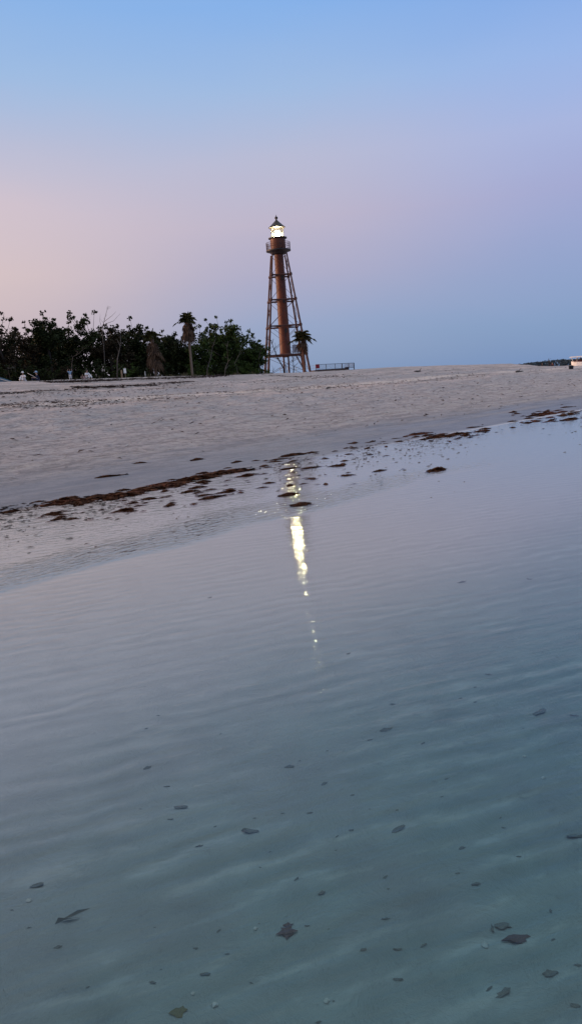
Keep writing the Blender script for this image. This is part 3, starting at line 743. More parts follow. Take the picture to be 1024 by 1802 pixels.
# ------------------------------------------------------------------ people
def skinned(name, V, E, rad, mat, parent, sub=1):
    me = bpy.data.meshes.new(name); me.from_pydata([tuple(v) for v in V], E, []); me.update()
    o = bpy.data.objects.new(name, me); COL.objects.link(o); o.parent = parent
    me.materials.append(mat)
    md = o.modifiers.new('Skin', 'SKIN'); md.use_smooth_shade = True
    sk = me.skin_vertices[0] if me.skin_vertices else None
    if sk is None:
        bm = bmesh.new(); bm.from_mesh(me); bm.verts.layers.skin.verify(); bm.to_mesh(me); bm.free(); sk = me.skin_vertices[0]
    for i, r in enumerate(rad):
        sk.data[i].radius = (r, r) if not hasattr(r, '__len__') else r
    sk.data[0].use_root = True
    if sub:
        s2 = o.modifiers.new('Subdivision', 'SUBSURF'); s2.levels = sub; s2.render_levels = sub
    return o
def person(loc, rz, label, top, legs, pose='stand', hat=None, sleeves=True, arms='down', s=1.0, group=None, hold=None):
    root = empty('person', loc, rz); root.scale = (s, s, s); tag(root, label, 'person', group)
    if pose == 'stand':
        hip = Vector((0, 0, .90)); knee = [Vector((x * .11, -.02, .48)) for x in (-1, 1)]; ank = [Vector((x * .12, .02, .08)) for x in (-1, 1)]
    else:                                    # seated on the sand, knees drawn up, facing -y
        hip = Vector((0, .05, .12)); knee = [Vector((x * .14, -.38, .44)) for x in (-1, 1)]; ank = [Vector((x * .13, -.56, .06)) for x in (-1, 1)]
    lean = Vector((0, -.05 if pose == 'stand' else -.10, 0))
    chest = hip + Vector((0, 0, .34)) + lean; neck = hip + Vector((0, 0, .55)) + lean * 1.2; head = neck + Vector((0, -.03, .15)); crown = head + Vector((0, .01, .09))
    sh = [neck + Vector((x * .18, 0, -.06)) for x in (-1, 1)]
    if arms == 'down': el = [a + Vector((x * .07, .0, -.28)) for x, a in zip((-1, 1), sh)]; wr = [e + Vector((0, -.10, -.23)) for e in el]
    elif arms == 'up': el = [a + Vector((x * .20, -.08, .05)) for x, a in zip((-1, 1), sh)]; wr = [e + Vector((-x * .10, -.06, .20)) for x, e in zip((-1, 1), el)]
    else: el = [a + Vector((x * .09, -.12, -.22)) for x, a in zip((-1, 1), sh)]; wr = [e + Vector((-x * .04, -.22, .02)) for x, e in zip((-1, 1), el)]
    V, E, Rr = [], [], []
    def add(v, r, pa=None):
        V.append(v); Rr.append(r)
        if pa is not None: E.append((pa, len(V) - 1))
        return len(V) - 1
    h = add(hip, (.15, .11)); c = add(chest, (.16, .11), h); n = add(neck, .055, c); hd = add(head, (.078, .095), n); add(crown, (.07, .085), hd)
    add(head + Vector((0, -.115, -.01)), .016, hd)
    for i, x in enumerate((-1, 1)):
        a = add(sh[i], .055, c); e = add(el[i], .042, a); w = add(wr[i], .030, e)
        dv = (wr[i] - el[i]).normalized(); pl = add(wr[i] + dv * .07, (.036, .02), w)
        sd = dv.cross(Vector((0, 1, 0.2))).normalized()
        for k in range(4): 
            f = add(wr[i] + dv * .11 + sd * (k - 1.5) * .020, .009, pl); add(wr[i] + dv * (.15 - .008 * abs(k - 1)) + sd * (k - 1.5) * .022 + Vector((0, -.015, 0)), .008, f)
        add(wr[i] + dv * .06 + sd * .05 * -x, .010, w)
        t = add(hip + Vector((x * .09, 0, -.05)), .095, h); k = add(knee[i], .062, t); an = add(ank[i], .042, k); add(ank[i] + Vector((0, -.15, -.04)), .035, an)
    skinned('body', V, E, Rr, M['skin'], root)
    V2 = [hip + Vector((0, 0, .02)), chest, neck + Vector((0, 0, -.03)), sh[0], el[0], sh[1], el[1]]; E2 = [(0, 1), (1, 2), (1, 3), (3, 4), (1, 5), (5, 6)]
    skinned('shirt', V2, E2, [(.175, .135), (.185, .135), .075, .075, .062, .075, .062], M[top], root)
    V3 = [hip, hip + Vector((-.09, 0, -.05)), knee[0], ank[0] + Vector((0, 0, .06)), hip + Vector((.09, 0, -.05)), knee[1], ank[1] + Vector((0, 0, .06))]
    skinned('trousers', V3, [(0, 1), (1, 2), (2, 3), (0, 4), (4, 5), (5, 6)], [(.17, .13), .115, .085, .065, .115, .085, .065], M[legs], root)
    m = MB()
    if hat:
        m.lathe([(.135, 0), (.13, .02), (.105, .03), (.10, .10), (.06, .135), (.01, .145)], 14)
        m.box((0, -.15, .012), (.16, .14, .02)); m.build('cap', M[hat], root, True, head + Vector((0, .0, .035)))
    else:
        m.lathe([(.085, -.06), (.105, 0), (.105, .06), (.075, .105), (.01, .125)], 14); m.build('hair', M['hair'], root, True, head + Vector((0, .022, .015)))
    return root
def pstand(u, p): return stand(u, yp(u, p))
person(pstand(124, 61.3), .3, 'small standing person in a light blue top and pale trousers, arms raised', 'blue_cloth', 'white_cloth', arms='up', s=.62)
def seat_at(u, p, vtop, sh=.98):             # a seated figure whose head shows just over the crest
    g = pstand(u, p); return g
person(pstand(153, 61.0), .9, 'person seated on the crest wrapped in white clothing', 'white_cloth', 'white_cloth', pose='sit', arms='front')
person(pstand(42, 60.8), -.2, 'small figure sitting in white with a white cap, near the far left', 'white_cloth', 'white_cloth', pose='sit', hat='white_cloth', arms='front', s=.9)
pole_person = person(pstand(67, 61.2), -1.2, 'person seated in navy with a light blue cap under a leaning pale pole', 'navy', 'navy', pose='sit', hat='blue_cloth', arms='front')
person(pstand(145.5, 61.2), .4, 'small figure in pink sitting left of the white clad figure', 'pink', 'pink', pose='sit', arms='front', s=.62)
# pale pole leaning beside the navy figure
g = pstand(66, 61.0); a = at_dist(66.5, 666, g.y) ; c = at_dist(49, 656.5, g.y + .4)
m = MB(); m.tube([(0, 0, 0), c - a], [.028, .022], 8); rod = m.build('pole', M['pale_pole'], None, True, a); tag(rod, 'pale pole slanting up left from the navy clad figure', 'pole')
# blue tarp shelter at the left edge
def shelter():
    g = pstand(0, 61.0); root = empty('beach_shelter', g, .1); tag(root, 'low dark blue beach shelter with a pale front pole at the left edge', 'beach shelter')
    m = MB(); w, d, h = 2.0, 1.3, .62
    A = [(-w / 2, -d / 2, .02), (w / 2 - .1, -d / 2, .0), (w / 2, d / 2, .02), (-w / 2, d / 2, .02), (-.75, 0, h), (-.1, .05, h * .85)]
    m.add(A, [(0, 1, 5, 4), (1, 2, 5), (2, 3, 4, 5), (3, 0, 4)]); m.build('canopy', M['tarp'], root)
    m = MB(); m.tube([(-.78, -.04, h + .03), (-.1, -.35, h * .62), (w / 2 - .08, -d / 2 - .02, .04)], .028, 6); m.build('pole', M['pale_pole'], root)
shelter()
def mat_thing():
    pass
# white sign on a post and the tan post by it, small pale post further right
def sign():
    g = pstand(221, 61.0); root = empty('sign', g, .15); tag(root, 'small white sign board on a thin post before the dark wood', 'sign')
    H = zat(648, 221, g.y) - g.z
    m = MB(); m.box((0, 0, H * .45), (.05, .05, H * .9 + .4)); m.build('post', M['tan_post'], root)
    m = MB(); m.box((0, -.04, H - .24), (.24, .02, .46)); m.build('board', M['white_sign'], root)
sign()
def post(u, p, vtop, r, label, mat):
    g = pstand(u, p); H = max(.4, zat(vtop, u, g.y) - g.z)
    m = MB(); m.tube([(0, 0, -.4), (0, 0, H - .03), (.02, 0, H)], [r, r * .95, r * .7], 10)
    o = m.build('post', M[mat], None, False, g); tag(o, label, 'post'); 
post(215, 61.1, 651, .085, 'short tan wooden post left of the white sign', 'tan_post')
post(256, 61.5, 653, .05, 'thin pale post right of the white sign', 'pale_pole')
post(945, 66, 642.5, .07, 'thin dark post on the right crest beside a standing person', 'dark_wood')

# right crest: standing person, seated person, leaning dead branch, black cooler
person(stand(953, 180), .4, 'person standing in dark clothing on the far right crest', 'black_cloth', 'black_cloth')
person(stand(971.5, 165) + Vector((0, 0, .45)), -.6, 'person in dark maroon seated on a cooler box by a leaning branch, far right', 'maroon', 'black_cloth', pose='sit', arms='front', s=1.15)
def cooler(loc, w, rz, label, d=None, h=None):
    root = empty('cool_box', loc, rz); tag(root, label, 'cool box')
    d = d or w * .6; h = h or w * .72
    bm = bmesh.new(); bmesh.ops.create_cube(bm, size=1); bmesh.ops.scale(bm, vec=(w, d, h * .8), verts=bm.verts); bmesh.ops.bevel(bm, geom=bm.edges[:], offset=.03, segments=2, affect='EDGES')
    me = bpy.data.meshes.new('box'); bm.to_mesh(me); bm.free(); me.materials.append(M['black_plastic']); o = bpy.data.objects.new('box', me); COL.objects.link(o); o.parent = root; o.location = (0, 0, h * .4)
    m = MB(); m.box((0, 0, h * .9), (w * 1.03, d * 1.03, h * .19)); m.build('lid', M['black_plastic'], root)
    m = MB(); m.tube([(-w * .53, 0, h * .6), (-w * .58, 0, h * .85), (-w * .3, 0, h * 1.12), (w * .3, 0, h * 1.12), (w * .58, 0, h * .85), (w * .53, 0, h * .6)], .018, 6); m.build('handle', M['black_plastic'], root)
    return root
cooler(on_ground(1004, 649.5), .46, .1, 'black cool box standing on the sand near the right edge', h=.38)
cooler(stand(971.5, 165), .8, .2, 'dark box under the seated maroon clad person on the far right', h=.52)
snag(964, 645, [(965.5, 641), (966, 637), (963.5, 632)], 150, 'dark forked dead branch leaning beside the seated person, far right', .12, 'dark_wood', extra=[[(966, 639), (961, 637)]])

# ------------------------------------------------------------------ fence, red sign
def fence():
    Y = 150.0
    A = stand(538, Y); B = stand(622, Y + 4)
    zb = zat(651, 560, Y); zt0 = zat(641, 560, Y); zt1 = zat(638.5, 610, Y)
    root = empty('fence', Vector((A.x, A.y, 0)), math.atan2(B.y - A.y, B.x - A.x)); tag(root, 'grey wire mesh fence on a brown timber platform right of the lighthouse', 'fence')
    L = math.hypot(B.x - A.x, B.y - A.y); X = lambda u: (u - 538) / (622 - 538) * L
    zg = gz(A.x + .5 * (B.x - A.x), A.y)
    m = MB(); x0, x1 = X(553), X(612); m.box(((x0 + x1) / 2, .9, zb - .30), (x1 - x0, 2.2, .60)); m.build('platform', M['deck'], root)
    m = MB(); m.box((X(612) - .35, -.35, zb - .05), (.8, .3, .55)); m.build('step', M['dark_wood'], root)
    zf = lambda u: zat(641.3 - (u - 555) * .055, u, Y)
    us = [556, 574, 590, 602, 614, 623.5]
    for u in us:
        m = MB(); m.tube([(X(u), 0, zg - .3), (X(u), 0, zf(u))], .10 if u in (602, 623.5) else .055, 6); m.build('post', M['steel_dark'], root)
    m = MB()
    m.tube([(X(u), 0, zf(u) - .02) for u in us], .045, 6); m.build('top_rail', M['steel_dark'], root)
    m = MB(); m.tube([(X(u), 0, zb + .05) for u in us], .04, 6); m.build('bottom_rail', M['steel_dark'], root)
    m = MB()
    for a, c in zip(us[:-1], us[1:]):
        m.add([(X(a), .0, zb + .05), (X(c), .0, zb + .05), (X(c), .0, zf(c) - .02), (X(a), .0, zf(a) - .02)], [(0, 1, 2, 3)])
    m.build('wire_mesh', M['mesh_grey'], root)
    m = MB()                                   # slatted end panel
    for k in range(9):
        x = X(607) + (X(623) - X(607)) * (k + .5) / 9; m.box((x, .07, (zb + zf(615)) / 2 + .0), (.05, .03, zf(615) - zb - .05))
    m.build('slat_panel', M['steel'], root)
    m = MB()                                   # low white rails running left behind the legs
    for z in (.95, .45): m.tube([(X(500), 2, zb - .05 + z * .9), (X(556), .1, zb + .05 + z * .9)], .035, 6)
    for u in (502, 514, 526, 538, 548): m.tube([(X(u), 2 - 1.9 * (u - 500) / 56, zg - 1.0), (X(u), 2 - 1.9 * (u - 500) / 56, zb + .95)], .045, 6)
    m.build('white_rail', M['pale_pole'], root)
    c = root.matrix_basis @ Vector((X(558.5), -.16, 0))
    s = MB(); s.box((0, 0, 0), (.82, .05, .74)); o = s.build('board', M['red_sign'], None)
    sr = empty('sign', (c.x, c.y, zat(644.5, 558.5, Y)), root.rotation_euler.z); tag(sr, 'dark red square sign hung on the fence right of the lighthouse', 'sign')
    o.parent = sr
    s = MB()
    for dx, dz, wx, wz in ((0, .40, .90, .06), (0, -.40, .90, .06), (-.44, 0, .06, .74), (.44, 0, .06, .74)): s.box((dx, .0, dz), (wx, .06, wz))
    s.build('frame', M['pale_pole'], sr)
fence()

# ------------------------------------------------------------------ boat at the right edge
def boat():
    Y = 262.0
    c = at_dist(1031, 640, Y); root = empty('boat', (c.x, c.y, 0), R(-25)); tag(root, 'white passenger boat with a canopy, cut by the right edge', 'boat')
    zd = zat(636.5, 1018, Y); zt = zat(627, 1018, Y)
    Lh, Wd = 10.0, 3.0
    V, Fc = [], []
    st = [(-5.0, .05, .62), (-4.3, .75, .42), (-3.2, 1.25, .15), (-1.5, 1.48, -.05), (1.5, 1.5, -.1), (4.6, 1.4, -.05)]
    for x, w, k in st:
        sheer = zd + (.28 if x < -3.8 else .1 if x < -2 else 0)
        V += [(x, -w, sheer), (x + .1, -w * .82, k * zd), (x + .2, 0, k * zd - .25), (x + .1, w * .82, k * zd), (x, w, sheer)]
    for i in range(len(st) - 1):
        for j in range(4): Fc.append((i * 5 + j, i * 5 + j + 1, (i + 1) * 5 + j + 1, (i + 1) * 5 + j))
        Fc.append((i * 5, (i + 1) * 5, (i + 1) * 5 + 4, i * 5 + 4))
    Fc.append((25, 26, 27, 28, 29)); Fc.append((4, 3, 2, 1, 0))
    m = MB(); m.add(V, Fc); hull = m.build('hull', M['white'], root)
    m = MB()
    for s_ in (-1, 1): m.tube([(x, s_ * w, zd + (.28 if x < -3.8 else .1 if x < -2 else 0)) for x, w, k in st], .05, 6)
    m.build('rub_rail', M['maroon'], hull)
    m = MB(); m.box((-.9, 0, zt - .16), (9.2, 2.9, .28)); m.box((-.9, 0, zt + .02), (8.8, 2.5, .1)); m.build('canopy', M['white'], root)
    for x in (-5.2, -3.0, -.6, 1.8, 3.4):
        for s_ in (-1, 1):
            m = MB(); m.tube([(max(x, -4.2), s_ * 1.25, zd), (x if x > -5 else -5.0, s_ * 1.3, zt - .3)], .05, 6); m.build('canopy_post', M['white'], root)
    m = MB(); m.box((-.5, -1.2, zd + .28), (6.8, .10, .42)); m.box((-.5, 1.2, zd + .28), (6.8, .10, .42)); m.build('side_panel', M['maroon'], root)
    for x, lab in ((-3.1, 'leftmost dark clad passenger in the white boat'), (-1.9, 'dark clad passenger second from the left in the white boat'), (-.7, 'dark clad passenger third from the left in the white boat')):
        w_ = root.matrix_basis @ Vector((x, -.7, zd - .15 + (.25 if x == -1.9 else 0)))
        person(w_, rnd.uniform(-.6, .6), lab, 'maroon', 'black_cloth', arms='front', s=1.05, pose='sit', group='passengers in the white boat').location.z += .45
    return root
boat()

# ------------------------------------------------------------------ far shore with woods
def far_shore():
    Y = 950.0
    m = MB(); a, c = at_dist(800, 645, Y), at_dist(1500, 600, Y)
    n = 60; xs = np.linspace(a.x, c.x, n); V = []; Fc = []
    for x in xs: V += [(x, Y - 60, -.4), (x, Y - 45, .9), (x, Y + 120, 1.2), (x, Y + 160, -.5)]
    for i in range(n - 1):
        for j in range(3): Fc.append((i * 4 + j, (i + 1) * 4 + j, (i + 1) * 4 + j + 1, i * 4 + j + 1))
    m.add(V, Fc); o = m.build('distant_shore', M['sand']); tag(o, kind='structure')
    w = MB()
    for i in range(420):
        f = rnd.random(); x = a.x + (c.x - a.x) * f
        u = 800 + 700 * f
        rise = 4.5 + 3.5 * float(sstep(880, 1010, u))
        h = rise + 2.2 * float(vnoise(np.array([x / 22.]), np.array([.5]), 3)[0]) + rnd.uniform(-.7, .7)
        cc = Vector((x, Y + rnd.uniform(-30, 60), 1.0))
        for _ in range(44):
            d = Vector((rnd.gauss(0, 3.0), rnd.gauss(0, 2.2), -1.2 + rnd.random() ** .75 * (h + 1.2)))
            w.card(cc + d, Vector((rnd.gauss(0, 1), rnd.gauss(0, 1), rnd.gauss(0, .7))), 1.6, 2.2)
    o = w.build('distant_woods', M['far_leaf']); tag(o, 'dark band of woods on the far shore at the right horizon', 'woods', kind='stuff')
far_shore()

# ------------------------------------------------------------------ seaweed wrack
def weed_mesh(L, W, H, n, seed):
    r2 = random.Random(seed); m = MB()
    lobes = [(r2.uniform(-.42, .42) * L, r2.uniform(-.45, .45) * W, r2.uniform(.35, 1)) for _ in range(6)]
    for i in range(n):
        lx, ly, s = r2.choice(lobes)
        x = lx + r2.gauss(0, .14) * L; y = ly + r2.gauss(0, .2) * W
        e = max(0, 1 - (abs(x) / (.62 * L)) ** 2 - (abs(y) / (.62 * W)) ** 2)
        z = r2.random() * H * 1.15 * e * s + .003
        a = r2.gauss(0, .5); ln = r2.uniform(.07, .24) * max(.6, L * 1.5); wd = r2.uniform(.008, .022)
        d = Vector((math.cos(a), math.sin(a), 0)); sd = Vector((-d.y, d.x, r2.uniform(-.8, .8))).normalized()
        p0 = Vector((x, y, z)); k = 3; vs = []
        for j in range(k + 1):
            t = j / k - .5; c = p0 + d * ln * t + Vector((0, 0, max(-z, r2.uniform(-.3, .3) * wd - abs(t) * .5 * H * e)))
            w = sd * wd * 1.3 * (1 - 1.2 * abs(t)); vs += [c - w, c + w]
        m.add(vs, [(2 * j, 2 * j + 2, 2 * j + 3, 2 * j + 1) for j in range(k)])
    # a low mound that carries the strands
    for lx, ly, s in lobes:
        n2 = 10; o = [Vector((lx, ly, H * .55 * s))]
        for k in range(n2):
            t = 2 * math.pi * k / n2; q = r2.uniform(.6, 1.15)
            o.append(Vector((lx + L * .13 * q * math.cos(t), ly + W * .10 * q * math.sin(t), -.008)))
        m.add(o, [(0, 1 + k, 1 + (k + 1) % n2) for k in range(n2)])
    return m
weeds = []
for i in range(12):
    L, W, H = [(1.0, .30, .05), (.8, .26, .05), (.6, .22, .045), (.5, .2, .04), (.36, .15, .035), (.3, .12, .03)][i % 6]
    o = weed_mesh(L, W, H, int(90 + 420 * L), 40 + i).build('seaweed_clump', M['weed'] if i % 3 else M['weed_red'])
    weeds.append((o, L))
used_w = set(); nweed = 0
def put_weed(x, y, L, label, cat='seaweed', rz=None, group=None):
    global nweed
    i = min(range(12), key=lambda j: abs(weeds[j][1] - L) + rnd.random() * .12)
    o, L0 = weeds[i]
    if i not in used_w: used_w.add(i)
    else:
        o = o.copy(); COL.objects.link(o)
    s = L / L0
    o.location = (x, y, max(gz(x, y), -.006) - .002)
    o.rotation_euler = (0, 0, math.atan2(TY, TX) + (rnd.gauss(0, .35) if rz is None else rz)); o.scale = (s, s * rnd.uniform(.6, 1.1), min(1.3, s) * rnd.uniform(.7, 1.2))
    tag(o, label, cat, group or 'seaweed clumps of the wrack line'); nweed += 1
    return o
def weed_px(u, v, wpx, label, **kw):
    c = on_water(u, v, .01); put_weed(c.x, c.y, max(.08, wpx / F * c.length * 1.12), label, **kw)
big = [
 (110, 884, 52, 'leftmost long mat of the brown seaweed line'), (160, 878, 62, 'long brown seaweed mat second from the left in the wrack line'),
 (215, 871, 60, 'long seaweed mat above the thin strand left of centre'), (262, 860, 66, 'thick brown seaweed mat in the middle of the left wrack line'),
 (300, 852, 66, 'broad seaweed mat where the left wrack line thickens'), (345, 842, 62, 'broad dark seaweed mat near the right end of the left line'),
 (385, 833, 54, 'right end mat of the dense left wrack line'), (358, 832, 26, 'small reddish seaweed tuft on the inland side of the left mat'),
 (290, 850, 40, 'brown seaweed lump on the inland side of the thick mat'), (427, 828, 30, 'brown seaweed clump just right of the dense left line'),
 (435, 836, 30, 'flat seaweed clump below the clump right of the left line'), (373, 874, 38, 'dark seaweed clump stranded in the film below the left line'),
 (405, 863, 30, 'slanting dark seaweed strand below the left line'), (222, 896, 40, 'low dark seaweed strand under the left line'),
 (20, 899, 26, 'dark seaweed clump at the left edge'), (516, 801, 46, 'reddish brown seaweed mat above the lamp reflection'),
 (490, 808, 26, 'seaweed clump left of the mat above the lamp reflection'), (505, 824, 24, 'round reddish seaweed lump at the head of the lamp reflection'),
 (503, 870, 34, 'dark seaweed clump crossing the lamp reflection'), (526, 887, 34, 'flat dark seaweed strand right of the lamp reflection'),
 (545, 822, 28, 'dark seaweed clump right of the reddish lump'), (668, 827, 26, 'dark seaweed lump right of the lamp reflection on the film'),
 (770, 826, 40, 'thin dark seaweed strand lying alone on the open film'), (738, 764, 34, 'left clump of the middle right seaweed patch'),
 (770, 768, 40, 'low wide clump of the middle right seaweed patch'), (800, 764, 44, 'dense clump of the middle right seaweed patch'),
 (848, 758, 26, 'reddish clump at the right end of the middle right patch'), (940, 731, 40, 'left mat of the far right seaweed patch'),
 (968, 728, 44, 'middle mat of the far right seaweed patch'), (1000, 738, 40, 'right reddish mat of the far right seaweed patch'), (965, 741, 26, 'lower clump of the far right seaweed patch'),
 (345, 812, 22, 'lone thin seaweed strand on the wet sand above the left line'), (190, 841, 30, 'lone seaweed strand on the wet sand left of centre'), (248, 819, 18, 'small lone clump high on the wet sand')]
for u, v, w, lab in big: weed_px(u, v, w, lab, rz=rnd.gauss(-.12, .12))
def scatter(n, path, sx, sy, wmin, wmax, label):
    for _ in range(n):
        t = rnd.random() * (len(path) - 1); i = int(t); f = t - i
        a, c = path[i], path[i + 1]
        weed_px(a[0] + (c[0] - a[0]) * f + rnd.gauss(0, sx), a[1] + (c[1] - a[1]) * f + rnd.gauss(0, sy), rnd.uniform(wmin, wmax) * rnd.uniform(.5, 1), label)
scatter(11, [(90, 886), (160, 877), (230, 867), (310, 850), (405, 830)], 10, 2.0, 30, 60, 'brown seaweed mat merged into the dense left wrack line')
LW = [(60, 890), (150, 880), (230, 868), (310, 850), (410, 828)]
scatter(52, LW, 12, 3.5, 16, 40, 'brown seaweed clump within the dense left wrack line')
scatter(60, [(x + 20, y + 18) for x, y in LW], 25, 9, 9, 32, 'small dark seaweed clump in the film below the left wrack line')
scatter(44, [(410, 832), (480, 830), (560, 835), (690, 815)], 25, 18, 8, 28, 'small dark seaweed clump on the film around the head of the lamp reflection')
scatter(24, [(560, 800), (640, 785), (710, 772)], 15, 5, 8, 22, 'small dark seaweed clump along the wet edge right of centre')
scatter(36, [(730, 768), (790, 768), (858, 758)], 8, 4, 8, 26, 'seaweed clump of the middle right patch')
scatter(44, [(905, 737), (960, 732), (1015, 724)], 10, 6, 8, 26, 'seaweed clump of the far right patch')
scatter(12, [(860, 752), (960, 745), (1030, 735)], 15, 10, 5, 14, 'tiny dark seaweed clump scattered below the right patches')

for i, (o, _) in enumerate(weeds):
    if i not in used_w: bpy.data.objects.remove(o)
def scraps(name, label, gen, n, mat, s0, s1, flat=.3):
    m = MB()
    for _ in range(n):
        x, y, z = gen()
        a = rnd.gauss(.6, .45); ln = s0 + (s1 - s0) * rnd.random() ** 2; d = Vector((math.cos(a), math.sin(a), rnd.uniform(-flat, flat))).normalized()
        w = Vector((-d.y, d.x, rnd.uniform(-.3, .4) * (1 if flat > .2 else .3))).normalized() * ln * rnd.uniform(.12, .35)
        c = Vector((x, y, z + ln * (.12 if flat > .2 else .02)))
        m.add([c - d * ln * .5, c + w, c + d * ln * .5, c - w * .6 + Vector((0, 0, ln * .1))], [(0, 1, 2, 3)])
    o = m.build(name, mat); tag(o, label, 'seaweed scraps', kind='stuff')
def g_film():
    while True:
        u = rnd.uniform(-10, 1030)
        if rnd.random() < float(sstep(-.1, .38, vnoise(np.array([u / 46.]), np.array([1.7]), 12)[0] + .15)): break
    v0 = np.interp(u, [0, 220, 410, 520, 700, 860, 1024], [895, 870, 830, 808, 778, 757, 722])
    c = on_water(u, v0 + abs(rnd.gauss(0, 15 if rnd.random() < .7 else 34)) - 5, .004); return c.x, c.y, max(gz(c.x, c.y), .0005)
scraps('seaweed_scraps', 'tiny dark seaweed scraps strewn along the water line', g_film, 1500, M['weed'], .025, .11, .1)
def lines(pths, sg):
    cache = [[on_ground(u, v) for u, v in pth] for pth in pths]
    def g():
        pth = rnd.choice(cache); t = rnd.random() * (len(pth) - 1); i = int(t)
        c = pth[i].lerp(pth[i + 1], t - i); o = rnd.gauss(0, sg)
        # broken into patches along the line
        x, y = c.x + NX * o, c.y + NY * o
        return x, y, gz(x, y)
    return g
scraps('dry_wrack', 'brown dry wrack strewn in lines along the upper beach', lines([[(-30, 696), (0, 692), (60, 689), (130, 684), (200, 681), (260, 677), (340, 671)], [(130, 683), (200, 680), (330, 672)]], .45), 2600, M['scrap'], .08, .30)
scraps('beach_litter', 'scattered brown plant litter on the pale upper beach', lines([[(-20, 722), (90, 716), (180, 709), (300, 699)], [(-20, 716), (90, 709), (180, 704)], [(250, 704), (380, 692), (520, 684), (610, 681)], [(560, 684), (700, 674), (850, 659)], [(470, 660), (540, 664), (610, 660)], [(0, 700), (200, 690), (400, 676), (600, 664)]], 1.3), 3800, M['scrap'], .07, .26)
scraps('crest_litter', 'dead leaves and twigs littering the foot of the wood', lines([[(80, 673), (150, 671), (260, 667), (340, 664), (400, 661)]], .6), 2200, M['scrap'], .10, .38)

def g_grit():
    p_ = rnd.uniform(13, 52); q_ = rnd.uniform(4, 95)
    x, y = NX * p_ + TX * q_, NY * p_ + TY * q_
    return x, y, gz(x, y)
scraps('shell_fragments', 'pale shell fragments speckling the dry sand', g_grit, 3600, M['shell'], .05, .17)
scraps('twig_litter', 'dark twigs and weed bits speckling the dry sand', g_grit, 2200, M['scrap'], .06, .28)

# ------------------------------------------------------------------ things on the shallow bottom
def leaf_mesh(seed, elong=1.0):
    r2 = random.Random(seed); m = MB(); n = 12; V = [Vector((0, 0, .012))]
    for k in range(n):
        t = 2 * math.pi * k / n; r = .5 * r2.uniform(.55, 1.1)
        V.append(Vector((r * math.cos(t), r * math.sin(t) / elong, r2.uniform(0, .10))))
    m.add(V, [(0, 1 + k, 1 + (k + 1) % n) for k in range(n)])
    V = [v + Vector((0, 0, -.03)) for v in V]; m.add(V, [(0, 1 + (k + 1) % n, 1 + k) for k in range(n)])
    return m
protos = {}
def bottom(u, v, wpx, label, mat='leaf_sunk', elong=2.5, name='sunken_leaf', cat='leaf', rz=None, group=None, seed=None):
    c = on_ground(u, v)
    if c.z < -.5: c = on_water(u, v, -.1)
    o = leaf_mesh(seed or rnd.randrange(9999), elong).build(name, M[mat])
    L = wpx / F * (c - Vector((0, 0, CAMZ))).length
    L *= .82
    o.scale = (L, L, L); o.location = (c.x, c.y, c.z + .004 * L + .001); o.rotation_euler = (rnd.uniform(-.15, .15), rnd.uniform(-.15, .15), R(12) + rnd.gauss(0, .3) if rz is None else rz)
    tag(o, label, cat, group); return o
for u, v, w, lab in [
 (320, 1422, 30, 'dark blue grey sunken leaf, largest left of centre'), (440, 1465, 46, 'long faint sunken strand left of centre'), (700, 1461, 34, 'narrow dark sunken leaf right of centre'),
 (812, 1494, 18, 'dark oval sunken leaf above the reddish weed'), (838, 1557, 24, 'flat dark sunken leaf over the reddish weed'), (1012, 1473, 40, 'large dark sunken patch at the right edge'),
 (678, 1618, 18, 'round dark sunken lump in the lower middle'), (565, 1573, 24, 'dark sunken leaf above the star shaped weed'), (103, 1668, 18, 'small dark sunken leaf below the folded leaf'),
 (678, 1286, 32, 'dark sunken patch farther out right of centre'), (744, 1309, 14, 'short dark sunken bit beside the farther dark patch'), (950, 1255, 40, 'dark flat sunken patch far out at right'),
 (155, 1738, 9, 'tiny black speck at lower left'), (360, 1716, 26, 'slim folded sunken leaf in the lower left'), (1012, 1770, 22, 'greenish dark leaf in the lower right corner'),
 (965, 1715, 36, 'long dark sunken strand at lower right'), (885, 1750, 34, 'thin sunken strand left of the lower right strand')]:
    bottom(u, v, w, lab)
small = [(545, 1431, 14), (618, 1462, 14), (885, 1458, 10), (912, 1508, 14), (678, 1545, 14), (968, 1604, 14), (385, 1640, 12), (650, 1303, 14), (785, 1372, 12), (1010, 1260, 18), (640, 1672, 16), (700, 1672, 20),
 (1015, 1700, 14), (400, 1680, 10), (345, 1670, 12), (270, 1730, 18), (810, 1230, 10), (836, 1236, 12), (835, 1210, 10), (860, 1188, 16), (613, 1151, 14), (260, 1352, 24), (295, 1385, 14), (930, 1020, 14), (812, 1025, 24),
 (370, 1052, 14), (300, 1443, 14), (620, 1400, 12), (522, 1548, 14), (540, 1630, 14), (745, 1665, 16), (860, 1742, 16), (700, 1725, 22), (560, 1800, 14), (972, 1655, 12), (805, 1538, 10), (880, 1440, 8), (497, 1432, 9), (690, 1240, 16), (510, 1350, 26), (570, 1380, 20), (352, 1490, 20), (65, 1560, 30)]
small += [(rnd.uniform(20, 1010), 1180 + 600 * rnd.random() ** .8, rnd.uniform(5, 11)) for _ in range(26)]
for u, v, w in small:
    bottom(u, v, w, 'small dark leaf scrap lying on the rippled bottom under shallow water', group='leaf scraps on the shallow bottom')
bottom(507, 1630, 24, 'upper lobe of purplish weed beside the star shaped weed', 'leaf_red', 1.6, 'sunken_seaweed', 'seaweed')
